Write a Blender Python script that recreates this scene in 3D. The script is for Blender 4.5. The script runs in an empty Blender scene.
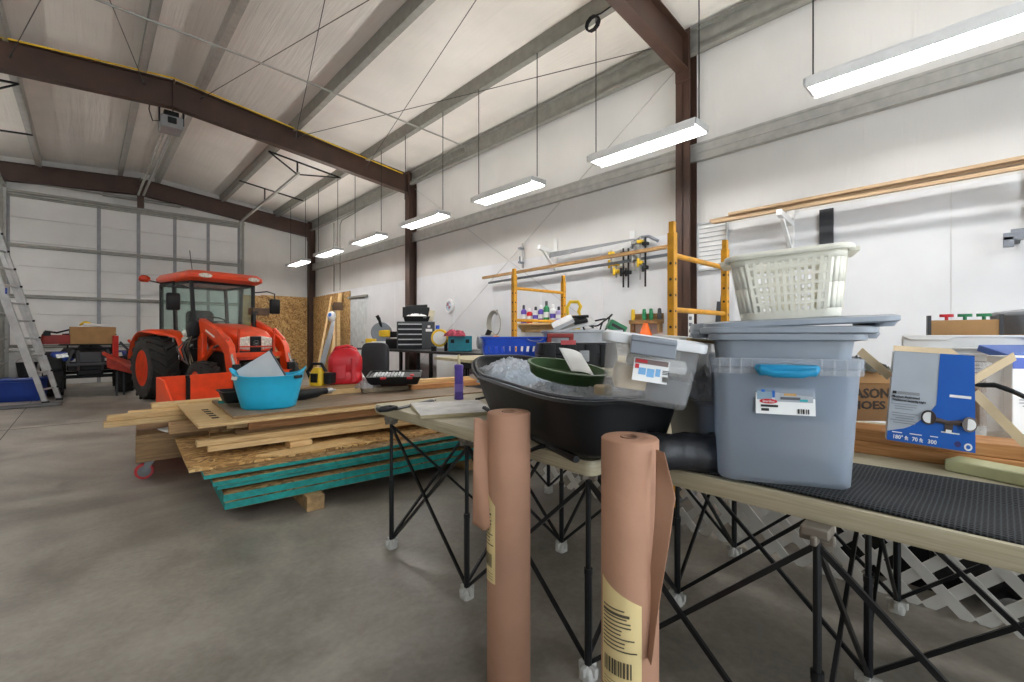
import bpy, bmesh, math, random
from math import sin, cos, pi, radians as rad, atan2, sqrt
from mathutils import Vector as V, Matrix as Mx, Euler, noise
random.seed(7)
SC = bpy.context.scene
COL = SC.collection
HC = 1.2                                   # camera height
FX, FY = 0.6833, 0.7302                    # view direction on the floor plan

# ---------------------------------------------------------------- measuring helpers (photo pixel -> point in the room)
def ray(u):
    r = (u-512)/455
    return FX+FY*r, FY-FX*r
def at(u, v, Z):
    a, b = ray(u); return V((a*Z, b*Z, HC+Z*(335-v)/455))
def onh(u, v, h):
    return at(u, v, (HC-h)*455/(v-335))
def onx(u, v, X):
    return at(u, v, X/ray(u)[0])
def ony(u, v, Y):
    return at(u, v, Y/ray(u)[1])
FACE = -atan2(FX, FY)                      # z-rotation that turns a thing's front (-Y) square to the view

# ---------------------------------------------------------------- materials
def lin(c):
    return tuple((x/12.92 if x <= .04045 else ((x+.055)/1.055)**2.4) for x in c)
def hexc(h):
    h = h.lstrip('#'); return tuple(int(h[i:i+2], 16)/255 for i in (0, 2, 4))
MATS = {}
def base(name):
    m = bpy.data.materials.new(name); m.use_nodes = True
    nt = m.node_tree; p = nt.nodes['Principled BSDF']
    return m, nt, p
def N(nt, t, **kw):
    n = nt.nodes.new(t)
    for k, v in kw.items():
        if k.startswith('_'): n.inputs[k[1:]].default_value = v
        else: setattr(n, k, v)
    return n
def coords(nt, scale=(1, 1, 1), kind='Object'):
    tc = N(nt, 'ShaderNodeTexCoord'); mp = N(nt, 'ShaderNodeMapping')
    mp.inputs['Scale'].default_value = scale
    nt.links.new(tc.outputs[kind], mp.inputs['Vector']); return mp.outputs['Vector']
def ramp(nt, fac, stops):
    r = N(nt, 'ShaderNodeValToRGB'); e = r.color_ramp.elements
    while len(e) < len(stops): e.new(.5)
    for i, (p, c) in enumerate(stops):
        e[i].position = p; e[i].color = (*lin(c), 1) if len(c) == 3 else c
    nt.links.new(fac, r.inputs['Fac']); return r.outputs['Color']
def noise_tex(nt, vec, scale, detail=4, rough=.55, dist=0):
    n = N(nt, 'ShaderNodeTexNoise'); n.inputs['Scale'].default_value = scale; n.inputs['Detail'].default_value = detail
    n.inputs['Roughness'].default_value = rough; n.inputs['Distortion'].default_value = dist
    nt.links.new(vec, n.inputs['Vector']); return n.outputs['Fac']
def bump(nt, p, h, strength, dist=.01):
    b = N(nt, 'ShaderNodeBump'); b.inputs['Strength'].default_value = strength; b.inputs['Distance'].default_value = dist
    nt.links.new(h, b.inputs['Height']); nt.links.new(b.outputs['Normal'], p.inputs['Normal'])
def shade(c, k):
    return tuple(max(0, min(1, x*k)) for x in c)
def mat(name, col, rough=.5, metal=0., var=.07, scale=7., bmp=0., bscale=40, coat=0., trans=0., alpha=1., spec=.5):
    """plain surface with slight wear: colour and roughness vary a little with noise"""
    if name in MATS: return MATS[name]
    c = hexc(col) if isinstance(col, str) else col
    m, nt, p = base(name)
    vec = coords(nt)
    f = noise_tex(nt, vec, scale)
    nt.links.new(ramp(nt, f, [(.3, shade(c, 1-var)), (.7, shade(c, 1+var))]), p.inputs['Base Color'])
    mr = N(nt, 'ShaderNodeMapRange'); mr.inputs['To Min'].default_value = max(0, rough-.06); mr.inputs['To Max'].default_value = min(1, rough+.08)
    nt.links.new(f, mr.inputs['Value']); nt.links.new(mr.outputs['Result'], p.inputs['Roughness'])
    p.inputs['Metallic'].default_value = metal
    p.inputs['Specular IOR Level'].default_value = spec
    p.inputs['Coat Weight'].default_value = coat
    p.inputs['Transmission Weight'].default_value = trans
    p.inputs['Alpha'].default_value = alpha
    if bmp: bump(nt, p, noise_tex(nt, vec, bscale, 5), bmp)
    MATS[name] = m; return m
def emit(name, col, s):
    m, nt, p = base(name)
    p.inputs['Base Color'].default_value = (*col, 1)
    p.inputs['Emission Color'].default_value = (*col, 1); p.inputs['Emission Strength'].default_value = s
    MATS[name] = m; return m
def wood(name, c1, c2, c3, rough=.6, sc=(1.6, 26, 26), ring=3.0):
    """sawn timber, grain along local X"""
    m, nt, p = base(name)
    oi = N(nt, 'ShaderNodeObjectInfo')
    tc = N(nt, 'ShaderNodeTexCoord'); mp = N(nt, 'ShaderNodeMapping'); mp.inputs['Scale'].default_value = sc
    add = N(nt, 'ShaderNodeVectorMath', operation='ADD'); sm = N(nt, 'ShaderNodeMath', operation='MULTIPLY'); sm.inputs[1].default_value = 37.
    nt.links.new(oi.outputs['Random'], sm.inputs[0]); nt.links.new(sm.outputs[0], add.inputs[1])
    nt.links.new(tc.outputs['Object'], mp.inputs['Vector']); nt.links.new(mp.outputs['Vector'], add.inputs[0])
    f = noise_tex(nt, add.outputs[0], ring, 5, .6, .6)
    c = ramp(nt, f, [(.28, c1), (.5, c2), (.72, c3)])
    hs = N(nt, 'ShaderNodeHueSaturation'); mr = N(nt, 'ShaderNodeMapRange'); mr.inputs['To Min'].default_value = .8; mr.inputs['To Max'].default_value = 1.12
    nt.links.new(oi.outputs['Random'], mr.inputs['Value']); nt.links.new(mr.outputs['Result'], hs.inputs['Value']); nt.links.new(c, hs.inputs['Color'])
    nt.links.new(hs.outputs['Color'], p.inputs['Base Color']); p.inputs['Roughness'].default_value = rough
    bump(nt, p, f, .15, .004)
    MATS[name] = m; return m
def osb(name, k=1.0):
    m, nt, p = base(name)
    vec = coords(nt, (1, 1, 1))
    vo = N(nt, 'ShaderNodeTexVoronoi'); vo.inputs['Scale'].default_value = 26
    mp = N(nt, 'ShaderNodeMapping'); mp.inputs['Scale'].default_value = (1, 2.3, 1.4)
    n = N(nt, 'ShaderNodeTexNoise'); n.inputs['Scale'].default_value = 5; nt.links.new(vec, n.inputs['Vector'])
    mix = N(nt, 'ShaderNodeMix', data_type='VECTOR'); mix.inputs[0].default_value = .25
    nt.links.new(vec, mix.inputs[4]); nt.links.new(n.outputs['Color'], mix.inputs[5])
    nt.links.new(mix.outputs[1], mp.inputs['Vector']); nt.links.new(mp.outputs['Vector'], vo.inputs['Vector'])
    sep = N(nt, 'ShaderNodeSeparateColor'); nt.links.new(vo.outputs['Color'], sep.inputs[0])
    c = ramp(nt, sep.outputs[0], [(.05, shade(hexc('7d5b33'), k)), (.35, shade(hexc('a98048'), k)), (.65, shade(hexc('c29a5e'), k)), (.95, shade(hexc('d8b77f'), k))])
    nt.links.new(c, p.inputs['Base Color']); p.inputs['Roughness'].default_value = .65
    bump(nt, p, sep.outputs[1], .2, .004)
    MATS[name] = m; return m
def concrete():
    m, nt, p = base('polished_concrete')
    vec = coords(nt)
    big = noise_tex(nt, vec, .55, 5, .6, .8); mid = noise_tex(nt, vec, 2.6, 6, .62, .5); fine = noise_tex(nt, vec, 34, 4, .6)
    mx = N(nt, 'ShaderNodeMath', operation='MULTIPLY_ADD'); mx.inputs[1].default_value = .55; nt.links.new(big, mx.inputs[0])
    mm = N(nt, 'ShaderNodeMath', operation='MULTIPLY_ADD'); mm.inputs[1].default_value = .33
    nt.links.new(mid, mm.inputs[0])
    ff = N(nt, 'ShaderNodeMath', operation='MULTIPLY'); ff.inputs[1].default_value = .12; nt.links.new(fine, ff.inputs[0])
    nt.links.new(ff.outputs[0], mm.inputs[2]); nt.links.new(mm.outputs[0], mx.inputs[2])
    c = ramp(nt, mx.outputs[0], [(.34, hexc('5a554d')), (.45, hexc('7d776e')), (.54, hexc('979187')), (.66, hexc('b0aaa0'))])
    # pale scuffs
    sc = noise_tex(nt, coords(nt, (1.2, 3.0, 1)), 5, 8, .75, 1.5)
    sf = ramp(nt, sc, [(.62, (0, 0, 0)), (.74, (.35, .35, .35))])
    mix = N(nt, 'ShaderNodeMix', data_type='RGBA'); mix.inputs[7].default_value = (*lin(hexc('a8a39a')), 1)
    nt.links.new(sf, mix.inputs[0]); nt.links.new(c, mix.inputs[6]); nt.links.new(mix.outputs[2], p.inputs['Base Color'])
    mr = N(nt, 'ShaderNodeMapRange'); mr.inputs['From Min'].default_value = .3; mr.inputs['From Max'].default_value = .7
    mr.inputs['To Min'].default_value = .30; mr.inputs['To Max'].default_value = .55
    nt.links.new(mid, mr.inputs['Value']); nt.links.new(mr.outputs['Result'], p.inputs['Roughness'])
    bump(nt, p, fine, .06, .003)
    MATS['concrete'] = m; return m
def vinyl(name, col, sx, bs=.35):
    """reflective insulation facing with shallow folds running one way"""
    m, nt, p = base(name)
    vec = coords(nt, sx)
    f = noise_tex(nt, vec, 2.2, 5, .6, .3)
    big = noise_tex(nt, coords(nt), .7, 3)
    c = hexc(col)
    nt.links.new(ramp(nt, big, [(.3, shade(c, .95)), (.7, shade(c, 1.03))]), p.inputs['Base Color'])
    p.inputs['Roughness'].default_value = .30
    bump(nt, p, f, bs, .03)
    MATS[name] = m; return m
def galv(name, col='9a9a98', rough=.42):
    m, nt, p = base(name)
    vec = coords(nt); f = noise_tex(nt, vec, 9, 4); c = hexc(col)
    nt.links.new(ramp(nt, f, [(.3, shade(c, .94)), (.7, shade(c, 1.05))]), p.inputs['Base Color'])
    p.inputs['Metallic'].default_value = .35; p.inputs['Roughness'].default_value = rough
    MATS[name] = m; return m
def clear(name, col, a, rough=.25, milky=.5):
    """translucent plastic or thin glass: part see-through, part milky body, glossy"""
    m, nt, p = base(name)
    p.inputs['Base Color'].default_value = (*lin(hexc(col)), 1); p.inputs['Roughness'].default_value = rough
    tr = N(nt, 'ShaderNodeBsdfTransparent'); tr.inputs['Color'].default_value = (*lin(hexc(col)), 1)
    tl = N(nt, 'ShaderNodeBsdfTranslucent'); tl.inputs['Color'].default_value = (*lin(hexc(col)), 1)
    m1 = N(nt, 'ShaderNodeMixShader'); m1.inputs[0].default_value = milky
    m2 = N(nt, 'ShaderNodeMixShader'); m2.inputs[0].default_value = a
    nt.links.new(p.outputs[0], m1.inputs[1]); nt.links.new(tl.outputs[0], m1.inputs[2])
    nt.links.new(tr.outputs[0], m2.inputs[1]); nt.links.new(m1.outputs[0], m2.inputs[2])
    nt.links.new(m2.outputs[0], nt.nodes['Material Output'].inputs['Surface'])
    MATS[name] = m; return m

CONC = concrete()
VROOF = vinyl('roof_insulation_facing', 'efeae3', (9, .35, .35), .5)
VWALL = vinyl('wall_insulation_facing', 'dfddd9', (1, 2.2, .16), .6)
PANEL = mat('white_liner_panel', 'e4e5e7', .42, var=.015, scale=2)
DOORW = mat('white_door_panel', 'e6e5e3', .5, var=.02, scale=2)
GALV = galv('galvanised_steel', 'b4b3ae'); GALVD = galv('weathered_galvanised', '96958e', .5)
BROWN = mat('brown_primer_steel', '432e24', .5, var=.12, scale=3)
WHITE = mat('white_paint', 'eeeeec', .4, var=.03); PAPER = mat('paper_white', 'e8e8e6', .7, var=.03)
BLACK = mat('black_plastic', '121315', .5, var=.15, spec=.3); BLACKM = mat('black_metal', '17181a', .35, metal=.3, var=.1)
RUBBER = mat('rubber_black', '242322', .8, var=.2, bmp=.3)
DGREY = mat('dark_grey_plastic', '3a3c40', .5); GREYP = mat('grey_plastic', '7d828a', .45, var=.04); GREYL = mat('slate_grey_plastic', '8b939c', .42, var=.03)
STEEL = mat('bare_steel', 'a9a9a8', .35, metal=.8); ALU = mat('aluminium', 'c9cacb', .4, metal=.5)
ORANGE = mat('tractor_orange', 'e24614', .32, var=.06, coat=.3); ORANGED = mat('tractor_orange_worn', 'c2360f', .45, var=.15)
RED = mat('red_plastic', 'c01622', .4, var=.06); REDD = mat('dull_red', '8f2a22', .5)
BLUE = mat('blue_plastic', '1f4fc4', .38, var=.05); BLUED = mat('dark_blue_plastic', '123484', .4)
TEALB = mat('cyan_tub_plastic', '27b4dd', .3, var=.03); TEALH = mat('teal_handle', '1585b0', .35)
TEALE = mat('teal_edge_paint', '0f8c86', .6, var=.15, scale=18)
YEL = mat('safety_yellow', 'e0b81c', .45); SCAF = mat('scaffold_yellow', 'c48a14', .45, var=.12, scale=12)
PURP = mat('purple_tube', '5a48a8', .4); GREEN = mat('olive_green_plastic', '3d5a32', .5, var=.06); GREENB = mat('bottle_green', '1c7a4b', .45)
BEIGE = mat('natural_plastic', 'e6e3d4', .45, var=.03)
KRAFT = mat('kraft_paper', 'a97f66', .75, var=.06, scale=3, bmp=.12, bscale=24)
KRAFTC = mat('kraft_core', '8e6a54', .85)
CARD = mat('cardboard', 'a98255', .8, var=.06); CARDD = mat('cardboard_dark', '86633d', .8, var=.08); CARDL = mat('cardboard_raw', 'cdb896', .8)
LABELY = mat('cream_label', 'd9c48e', .6, var=.03)
INK = mat('ink_black', '23221f', .6); INKG = mat('ink_grey', '8d8f92', .6); INKB = mat('ink_blue', '1a62b8', .5); INKR = mat('ink_red', 'c2202c', .5)
PINE = wood('pine', hexc('bd965f'), hexc('d6b27b'), hexc('e6cb98'))
PINED = wood('aged_pine', hexc('7a5a38'), hexc('97744a'), hexc('b08c5c'))
WALLT = wood('wall_timber', hexc('94795a'), hexc('ab9070'), hexc('bfa583'))
FIR = wood('fir_orange', hexc('a06a3a'), hexc('bd8550'), hexc('cf9c68'))
PLY = wood('plywood_pale', hexc('b3a583'), hexc('c9bc98'), hexc('d6ccab'), sc=(1.0, 6, 30))
PLYD = wood('plywood_grey', hexc('7b6a55'), hexc('93806a'), hexc('a8957c'), sc=(1.0, 8, 30))
TABLETOP = wood('plywood_bench', hexc('aca287'), hexc('c3b99b'), hexc('cfc7ac'), sc=(6, 1., 40), rough=.5)
OSB = osb('osb_board'); OSBD = osb('osb_dusty', .8)
GLASS = clear('cab_glass', 'eef6f4', .07, .03, .0)
TOTE = clear('clear_tote_plastic', 'fafafa', .17, .2, .4); TOTEB = clear('milky_tote_plastic', 'e3e9f0', .34, .3, .55)
FILM = clear('plastic_film', 'f6f8fb', .40, .08, .3)
TUBE = emit('led_tube', (1.0, .985, .97), 26)
LAMP = mat('headlamp_lens', 'd8d4c8', .15, var=.2, scale=30, coat=.5); AMBER = mat('amber_lens', 'c23a1a', .25)
CHROME = mat('chrome', 'c8c8c8', .15, metal=.9)
LATT = mat('white_vinyl', 'dcd9d2', .45, var=.03)

# ---------------------------------------------------------------- shape helpers
class B:
    """collects shapes into one mesh"""
    def __init__(s): s.bm = bmesh.new()
    def _faces(s, vs, fs):
        bv = [s.bm.verts.new(v) for v in vs]
        for f in fs:
            try: s.bm.faces.new([bv[i] for i in f])
            except ValueError: pass
        return s
    def box(s, c, d, rot=None, taper=1.0):
        c = V(c); x, y, z = d[0]/2, d[1]/2, d[2]/2; t = taper
        vs = [V((-x, -y, -z)), V((x, -y, -z)), V((x, y, -z)), V((-x, y, -z)), V((-x*t, -y*t, z)), V((x*t, -y*t, z)), V((x*t, y*t, z)), V((-x*t, y*t, z))]
        if rot is not None:
            m = Euler(rot).to_matrix(); vs = [m @ v for v in vs]
        return s._faces([v+c for v in vs], [(0, 3, 2, 1), (4, 5, 6, 7), (0, 1, 5, 4), (1, 2, 6, 5), (2, 3, 7, 6), (3, 0, 4, 7)])
    def hexa(s, lo, hi):
        n = len(lo)
        return s._faces([V(p) for p in lo]+[V(p) for p in hi], [tuple(range(n-1, -1, -1)), tuple(range(n, 2*n))]+[(i, (i+1) % n, n+(i+1) % n, n+i) for i in range(n)])
    def bar(s, p, q, w, h, up=(0, 0, 1)):
        p, q = V(p), V(q); d = (q-p).normalized(); up = V(up)
        if abs(d.dot(up)) > .98: up = V((0, 1, 0)) if abs(d.y) < .9 else V((1, 0, 0))
        a = d.cross(up).normalized()*w/2; b = a.cross(d).normalized()*h/2
        return s.hexa([p-a-b, p+a-b, p+a+b, p-a+b], [q-a-b, q+a-b, q+a+b, q-a+b])
    def tube(s, p, q, r, r2=None, n=10):
        return s.path([p, q], r, n, r2=r2)
    def path(s, pts, r, n=8, r2=None, closed=False, cap=True):
        pts = [V(p) for p in pts]; k = len(pts); rings = []
        ref = None
        for i, p in enumerate(pts):
            if closed: d = pts[(i+1) % k]-pts[i-1]
            else: d = pts[min(i+1, k-1)]-pts[max(i-1, 0)]
            d.normalize()
            if ref is None: ref = V((0, 0, 1)) if abs(d.z) < .9 else V((1, 0, 0))
            a = d.cross(ref)
            if a.length < 1e-4: a = d.cross(V((0, 1, 0)))
            a.normalize(); b = a.cross(d).normalized(); ref = b
            rr = r if r2 is None else r+(r2-r)*i/(k-1)
            rings.append([p+a*cos(2*pi*j/n)*rr+b*sin(2*pi*j/n)*rr for j in range(n)])
        return s.loft(rings, cap and not closed, cap and not closed, closed)
    def loft(s, rings, cap0=True, cap1=True, wrap=False):
        n = len(rings[0]); k = len(rings)
        bv = [[s.bm.verts.new(V(p)) for p in r] for r in rings]
        for i in range(k if wrap else k-1):
            a, b = bv[i], bv[(i+1) % k]
            for j in range(n):
                try: s.bm.faces.new((a[j], a[(j+1) % n], b[(j+1) % n], b[j]))
                except ValueError: pass
        if cap0 and not wrap: s.bm.faces.new(list(reversed(bv[0])))
        if cap1 and not wrap: s.bm.faces.new(bv[-1])
        return s
    def lathe(s, prof, n=28, c=(0, 0, 0), rot=None, cap0=True, cap1=True):
        m = Euler(rot).to_matrix() if rot is not None else Mx.Identity(3); c = V(c)
        return s.loft([[c+m @ V((r*cos(2*pi*j/n), r*sin(2*pi*j/n), z)) for j in range(n)] for r, z in prof], cap0, cap1)
    def prism(s, poly, a, b, M=None):
        """poly in local XZ, extruded along Y from a to b"""
        M = M or Mx.Identity(4)
        lo = [M @ V((x, a, z)) for x, z in poly]; hi = [M @ V((x, b, z)) for x, z in poly]
        return s.hexa(lo, hi)
    def sheet(s, fn, nu, nv, th=0):
        bv = [[s.bm.verts.new(V(fn(i/nu, j/nv))) for j in range(nv+1)] for i in range(nu+1)]
        for i in range(nu):
            for j in range(nv): s.bm.faces.new((bv[i][j], bv[i+1][j], bv[i+1][j+1], bv[i][j+1]))
        return s
    def ball(s, c, r, sc=(1, 1, 1), n=12):
        return s.lathe([(max(1e-4, r*sin(pi*i/n)), -r*cos(pi*i/n)) for i in range(n+1)], n*2, (0, 0, 0), None, False, False)._xf(c, sc)
    def _xf(s, c, sc):
        s.bm.verts.ensure_lookup_table()
        k = getattr(s, '_mark', 0)
        return s
def rrect(w, d, r, n=4, z=0., cx=0., cy=0.):
    out = []
    for qx, qy, a0 in ((1, 1, 0), (-1, 1, 90), (-1, -1, 180), (1, -1, 270)):
        for i in range(n+1):
            a = rad(a0+90*i/n)
            out.append(V((cx+qx*(w/2-r)+r*cos(a), cy+qy*(d/2-r)+r*sin(a), z)))
    return out
def blob(b, c, r, sc=(1, 1, 1), n=10, wob=0., seed=0):
    rings = []; c = V(c)
    for i in range(n+1):
        t = pi*i/n; rg = []
        for j in range(n*2):
            a = 2*pi*j/(n*2); p = V((sin(t)*cos(a), sin(t)*sin(a), -cos(t)))
            if i in (0, n): p = V((1e-3*cos(a), 1e-3*sin(a), p.z))
            k = 1+(wob*noise.noise(p*1.9+V((seed, seed*2, 0))) if wob else 0)
            rg.append(c+V((p.x*sc[0], p.y*sc[1], p.z*sc[2]))*r*k)
        rings.append(rg)
    return b.loft(rings, True, True)
def obj(name, b, m, parent=None, bev=0., smooth=35, solid=0., seg=2):
    me = bpy.data.meshes.new(name)
    bmesh.ops.recalc_face_normals(b.bm, faces=b.bm.faces)
    b.bm.to_mesh(me); b.bm.free()
    if smooth:
        me.shade_smooth(); me.set_sharp_from_angle(angle=rad(smooth))
    for x in (m if isinstance(m, (list, tuple)) else [m]): me.materials.append(x)
    o = bpy.data.objects.new(name, me); COL.objects.link(o)
    if parent: o.parent = parent
    if solid:
        s = o.modifiers.new('thick', 'SOLIDIFY'); s.thickness = solid; s.offset = 0
    if bev:
        q = o.modifiers.new('edge', 'BEVEL'); q.width = bev; q.segments = seg; q.limit_method = 'ANGLE'; q.angle_limit = rad(40)
    return o
def tag(o, label, cat, group=None):
    o['label'] = label; o['category'] = cat
    if group: o['group'] = group
    return o
def thing(name, label, cat, loc=(0, 0, 0), rz=0., group=None, rot=None):
    o = bpy.data.objects.new(name, None); COL.objects.link(o); o.location = loc
    o.rotation_euler = rot if rot is not None else (0, 0, rz); o.empty_display_size = .1
    return tag(o, label, cat, group)
def struct(name, b, m, parent=None, **k):
    o = obj(name, b, m, parent, **k)
    if not parent: o['kind'] = 'structure'
    return o
def place(o, loc, rz=0., rot=None):
    o.location = loc; o.rotation_euler = rot if rot is not None else (0, 0, rz); return o
def dup(o, loc=None, rz=None, label=None, rot=None):
    def rec(x, par):
        c = x.copy(); COL.objects.link(c)
        if par: c.parent = par
        for ch in list(x.children): rec(ch, c)
        return c
    r = rec(o, None)
    if loc is not None: r.location = loc
    if rz is not None: r.rotation_euler = (0, 0, rz)
    if rot is not None: r.rotation_euler = rot
    if label: r['label'] = label
    return r
def text(name, s, size, m, parent, loc, rot=(pi/2, 0, 0), ext=.0006, align='LEFT', bold=0., sx=1.):
    c = bpy.data.curves.new(name, 'FONT'); c.body = s; c.size = size; c.extrude = ext; c.align_x = align; c.offset = bold
    c.materials.append(m); c.resolution_u = 2
    t = bpy.data.objects.new(name, c); me = bpy.data.meshes.new_from_object(t); bpy.data.objects.remove(t); bpy.data.curves.remove(c)
    me.transform(Mx.Diagonal((sx, 1, 1, 1)))
    o = bpy.data.objects.new(name, me); COL.objects.link(o); o.parent = parent; o.location = loc; o.rotation_euler = rot
    return o
# ================================================================ THE BUILDING
XW, YB, YF, XL, RX = 5.5, 15.6, -3.4, -3.42, 1.03          # right wall, back wall, front wall, left wall, ridge
def roofz(x): return 4.94+.13*(XW-RX)-(.13 if x > RX else .09)*abs(x-RX)
b = B(); b.box((RX, (YB+YF)/2, -.05), (9.4, YB-YF+.4, .1))
floor = struct('floor', b, CONC, smooth=0)
for nm, p, q in (('trim_1', (-3.3, 8.55), (5.4, 8.55)), ('trim_2', (-.72, -3.3), (-.72, 15.4))):
    b = B(); b.bar((p[0], p[1], .0005), (q[0], q[1], .0005), .007, .002)
    struct(nm, b, mat('saw_cut_joint', '2c2a27', .9))
b = B(); b.box((XW+.06, (YB+YF)/2, 2.5), (.12, YB-YF+.2, 5.0)); wr = struct('wall_right', b, VWALL)
b = B()
y = YF+.02
while y < YB-.05:
    y2 = min(y+1.22, YB-.02); b.box((XW-.006, (y+y2)/2, 1.25), (.012, y2-y-.005, 2.5)); y = y2
obj('liner_panel', b, PANEL, wr)
b = B(); b.box((XL-.06, (YB+YF)/2, 2.5), (.12, YB-YF+.2, 5.0)); struct('wall_left', b, VWALL)
DX0, DX1, DH = -1.36, 3.38, 4.5
b = B()
b.box(((XL+DX0)/2, YB+.06, 2.8), (DX0-XL, .12, 5.6)); b.box(((XW+DX1)/2, YB+.06, 2.8), (XW-DX1, .12, 5.6))
b.box(((DX0+DX1)/2, YB+.06, (DH+5.6)/2), (DX1-DX0, .12, 5.6-DH)); struct('wall_back', b, VWALL)
b = B()      # front wall behind the camera; tall open doorway added to let in fill daylight
b.box(((XL-1.4)/2-.0, YF-.06, 2.8), (abs(XL+1.4), .12, 5.6)); b.box(((XW+3.4)/2, YF-.06, 2.8), (XW-3.4, .12, 5.6))
b.box((1.0, YF-.06, 5.05), (4.8, .12, 1.1)); struct('wall_front', b, VWALL)
b = B()
t = .04
b.hexa([(XL-.1, YF-.1, roofz(XL-.1)), (RX, YF-.1, roofz(RX)), (RX, YB+.1, roofz(RX)), (XL-.1, YB+.1, roofz(XL-.1))],
       [(XL-.1, YF-.1, roofz(XL-.1)+t), (RX, YF-.1, roofz(RX)+t), (RX, YB+.1, roofz(RX)+t), (XL-.1, YB+.1, roofz(XL-.1)+t)])
b.hexa([(RX, YF-.1, roofz(RX)), (XW+.1, YF-.1, roofz(XW+.1)), (XW+.1, YB+.1, roofz(XW+.1)), (RX, YB+.1, roofz(RX))],
       [(RX, YF-.1, roofz(RX)+t), (XW+.1, YF-.1, roofz(XW+.1)+t), (XW+.1, YB+.1, roofz(XW+.1)+t), (RX, YB+.1, roofz(RX)+t)])
struct('ceiling', b, VROOF, smooth=0)
# purlins: galvanised C sections along the building, 0.2 deep
def cee(p0, p1, x, z, lean=1, d=.2, fl=.07, name='purlin', m=GALV):
    b = B(); th = .012
    b.box((x, (p0+p1)/2, z-d/2), (th, p1-p0, d)); b.box((x+lean*fl/2, (p0+p1)/2, z-d+th/2), (fl, p1-p0, th)); b.box((x+lean*fl/2, (p0+p1)/2, z-th/2), (fl, p1-p0, th))
    b.box((x+lean*fl, (p0+p1)/2, z-d+.014), (th, p1-p0, .03))
    return struct(name, b, m, smooth=0)
ti = 3
for x, l in ((4.3, 1), (2.86, 1), (1.36, 1), (.68, -1), (-.77, -1), (-2.2, -1)):
    cee(YF, YB, x, roofz(x)-.004, l, .21, .085, 'trim_%d' % ti, GALVD if x > 2 else GALV); ti += 1
cee(YF, YB, XW-.09, 4.90, -1, .30, .08, 'trim_%d' % ti, GALVD); ti += 1                 # eave strut
b = B(); b.box((XW-.04, (YB+YF)/2, 3.42), (.08, YB-YF, .20)); b.box((XW-.085, (YB+YF)/2, 3.325), (.012, YB-YF, .025)); b.box((XW-.085, (YB+YF)/2, 3.515), (.012, YB-YF, .025)); b.box((XW-.084, (YB+YF)/2, 3.42), (.01, YB-YF, .03))
struct('trim_%d' % ti, b, GALV, smooth=0); ti += 1                                        # wall girt
# steel frames: I-section columns and rafters
FR = (2.62, 9.12, 15.38)
def ibeam(b, p, q, depth, fw, tf, up):
    p, q, up = V(p), V(q), V(up); d = (q-p).normalized(); a = d.cross(up).normalized(); n = a.cross(d).normalized()
    b.bar(p, q, .012, depth, up); b.bar(p+n*(depth/2-tf/2), q+n*(depth/2-tf/2), fw, tf, up); b.bar(p-n*(depth/2-tf/2), q-n*(depth/2-tf/2), fw, tf, up)
for k, y in enumerate(FR):
    for x, s in ((5.385, 1), (XL+.11, -1)):
        b = B(); ibeam(b, (x, y, 0), (x, y, roofz(x)-.06), .19, .18, .014, (1, 0, 0)); b.box((x, y, .01), (.24, .24, .02))
        c = struct('trim_%d' % ti, b, BROWN, smooth=0); ti += 1
    b = B()
    for x0, x1 in ((RX, 5.32), (RX, XL+.1)):
        ibeam(b, (x0, y, roofz(x0)-.44), (x1, y, roofz(x1)-.36), .42, .15, .014, (0, 0, 1))
    b.box((RX, y, roofz(RX)-.44), (.02, .15, .46))
    for s in (5.28, XL+.12): b.box((s, y, roofz(s)-.42), (.016, .17, .55))
    struct('trim_%d' % ti, b, BROWN, smooth=0); ti += 1
    if k == 1:
        b = B(); b.path([(RX+(4.1)*t-0, y-.09, roofz(RX+4.1*t)-.205) for t in [i/8 for i in range(9)]], .012, 6)
        b.path([(RX-4.3*t, y-.09, roofz(RX-4.3*t)-.205) for t in [i/8 for i in range(9)]], .012, 6)
        tag(obj('extension_lead', b, YEL), 'yellow cord strung along the top of the middle roof beam', 'cord')
# overhead door: sections, stiles, struts
b = B(); hs = DH/8
for i in range(8): b.box(((DX0+DX1)/2, YB-.03, hs*(i+.5)), (DX1-DX0, .05, hs-.006))
b.box(((DX0+DX1)/2, YB+.02, DH/2), (DX1-DX0+.1, .05, DH+.02))
door = struct('door_1', b, DOORW, bev=.004)
b = B(); n = 6
for i in range(n+1):
    if i == 1: continue
    x = DX0+.04+(DX1-DX0-.08)*i/n; b.box((x, YB-.064, DH/2), (.075, .018, DH))
obj('stile', b, mat('door_stile_grey', '8f9093', .45, metal=.3), door)
for h in (.95, 2.12, 3.3, 4.46):
    b = B(); b.box(((DX0+DX1)/2, YB-.1, h), (DX1-DX0, .055, .05)); b.box(((DX0+DX1)/2, YB-.085, h-.05), (DX1-DX0, .02, .03)); obj('strut', b, GALVD, door)
for x in (DX0-.03, DX1+.03):
    b = B(); b.box((x, YB-.07, DH/2+.1), (.10, .14, DH+.25)); b.box((x, YB-.16, DH/2), (.03, .05, DH)); obj('jamb', b, GALVD, door)
b = B(); b.box(((DX0+DX1)/2, YB-.06, DH+.03), (DX1-DX0+.2, .12, .06)); obj('header', b, GALVD, door)
b = B(); b.tube((DX0, YB-.18, DH+.25), (DX1, YB-.18, DH+.25), .02); b.tube((.3, YB-.18, DH+.25), (1.9, YB-.18, DH+.25), .045); obj('torsion_spring', b, GALVD, door)
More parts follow.
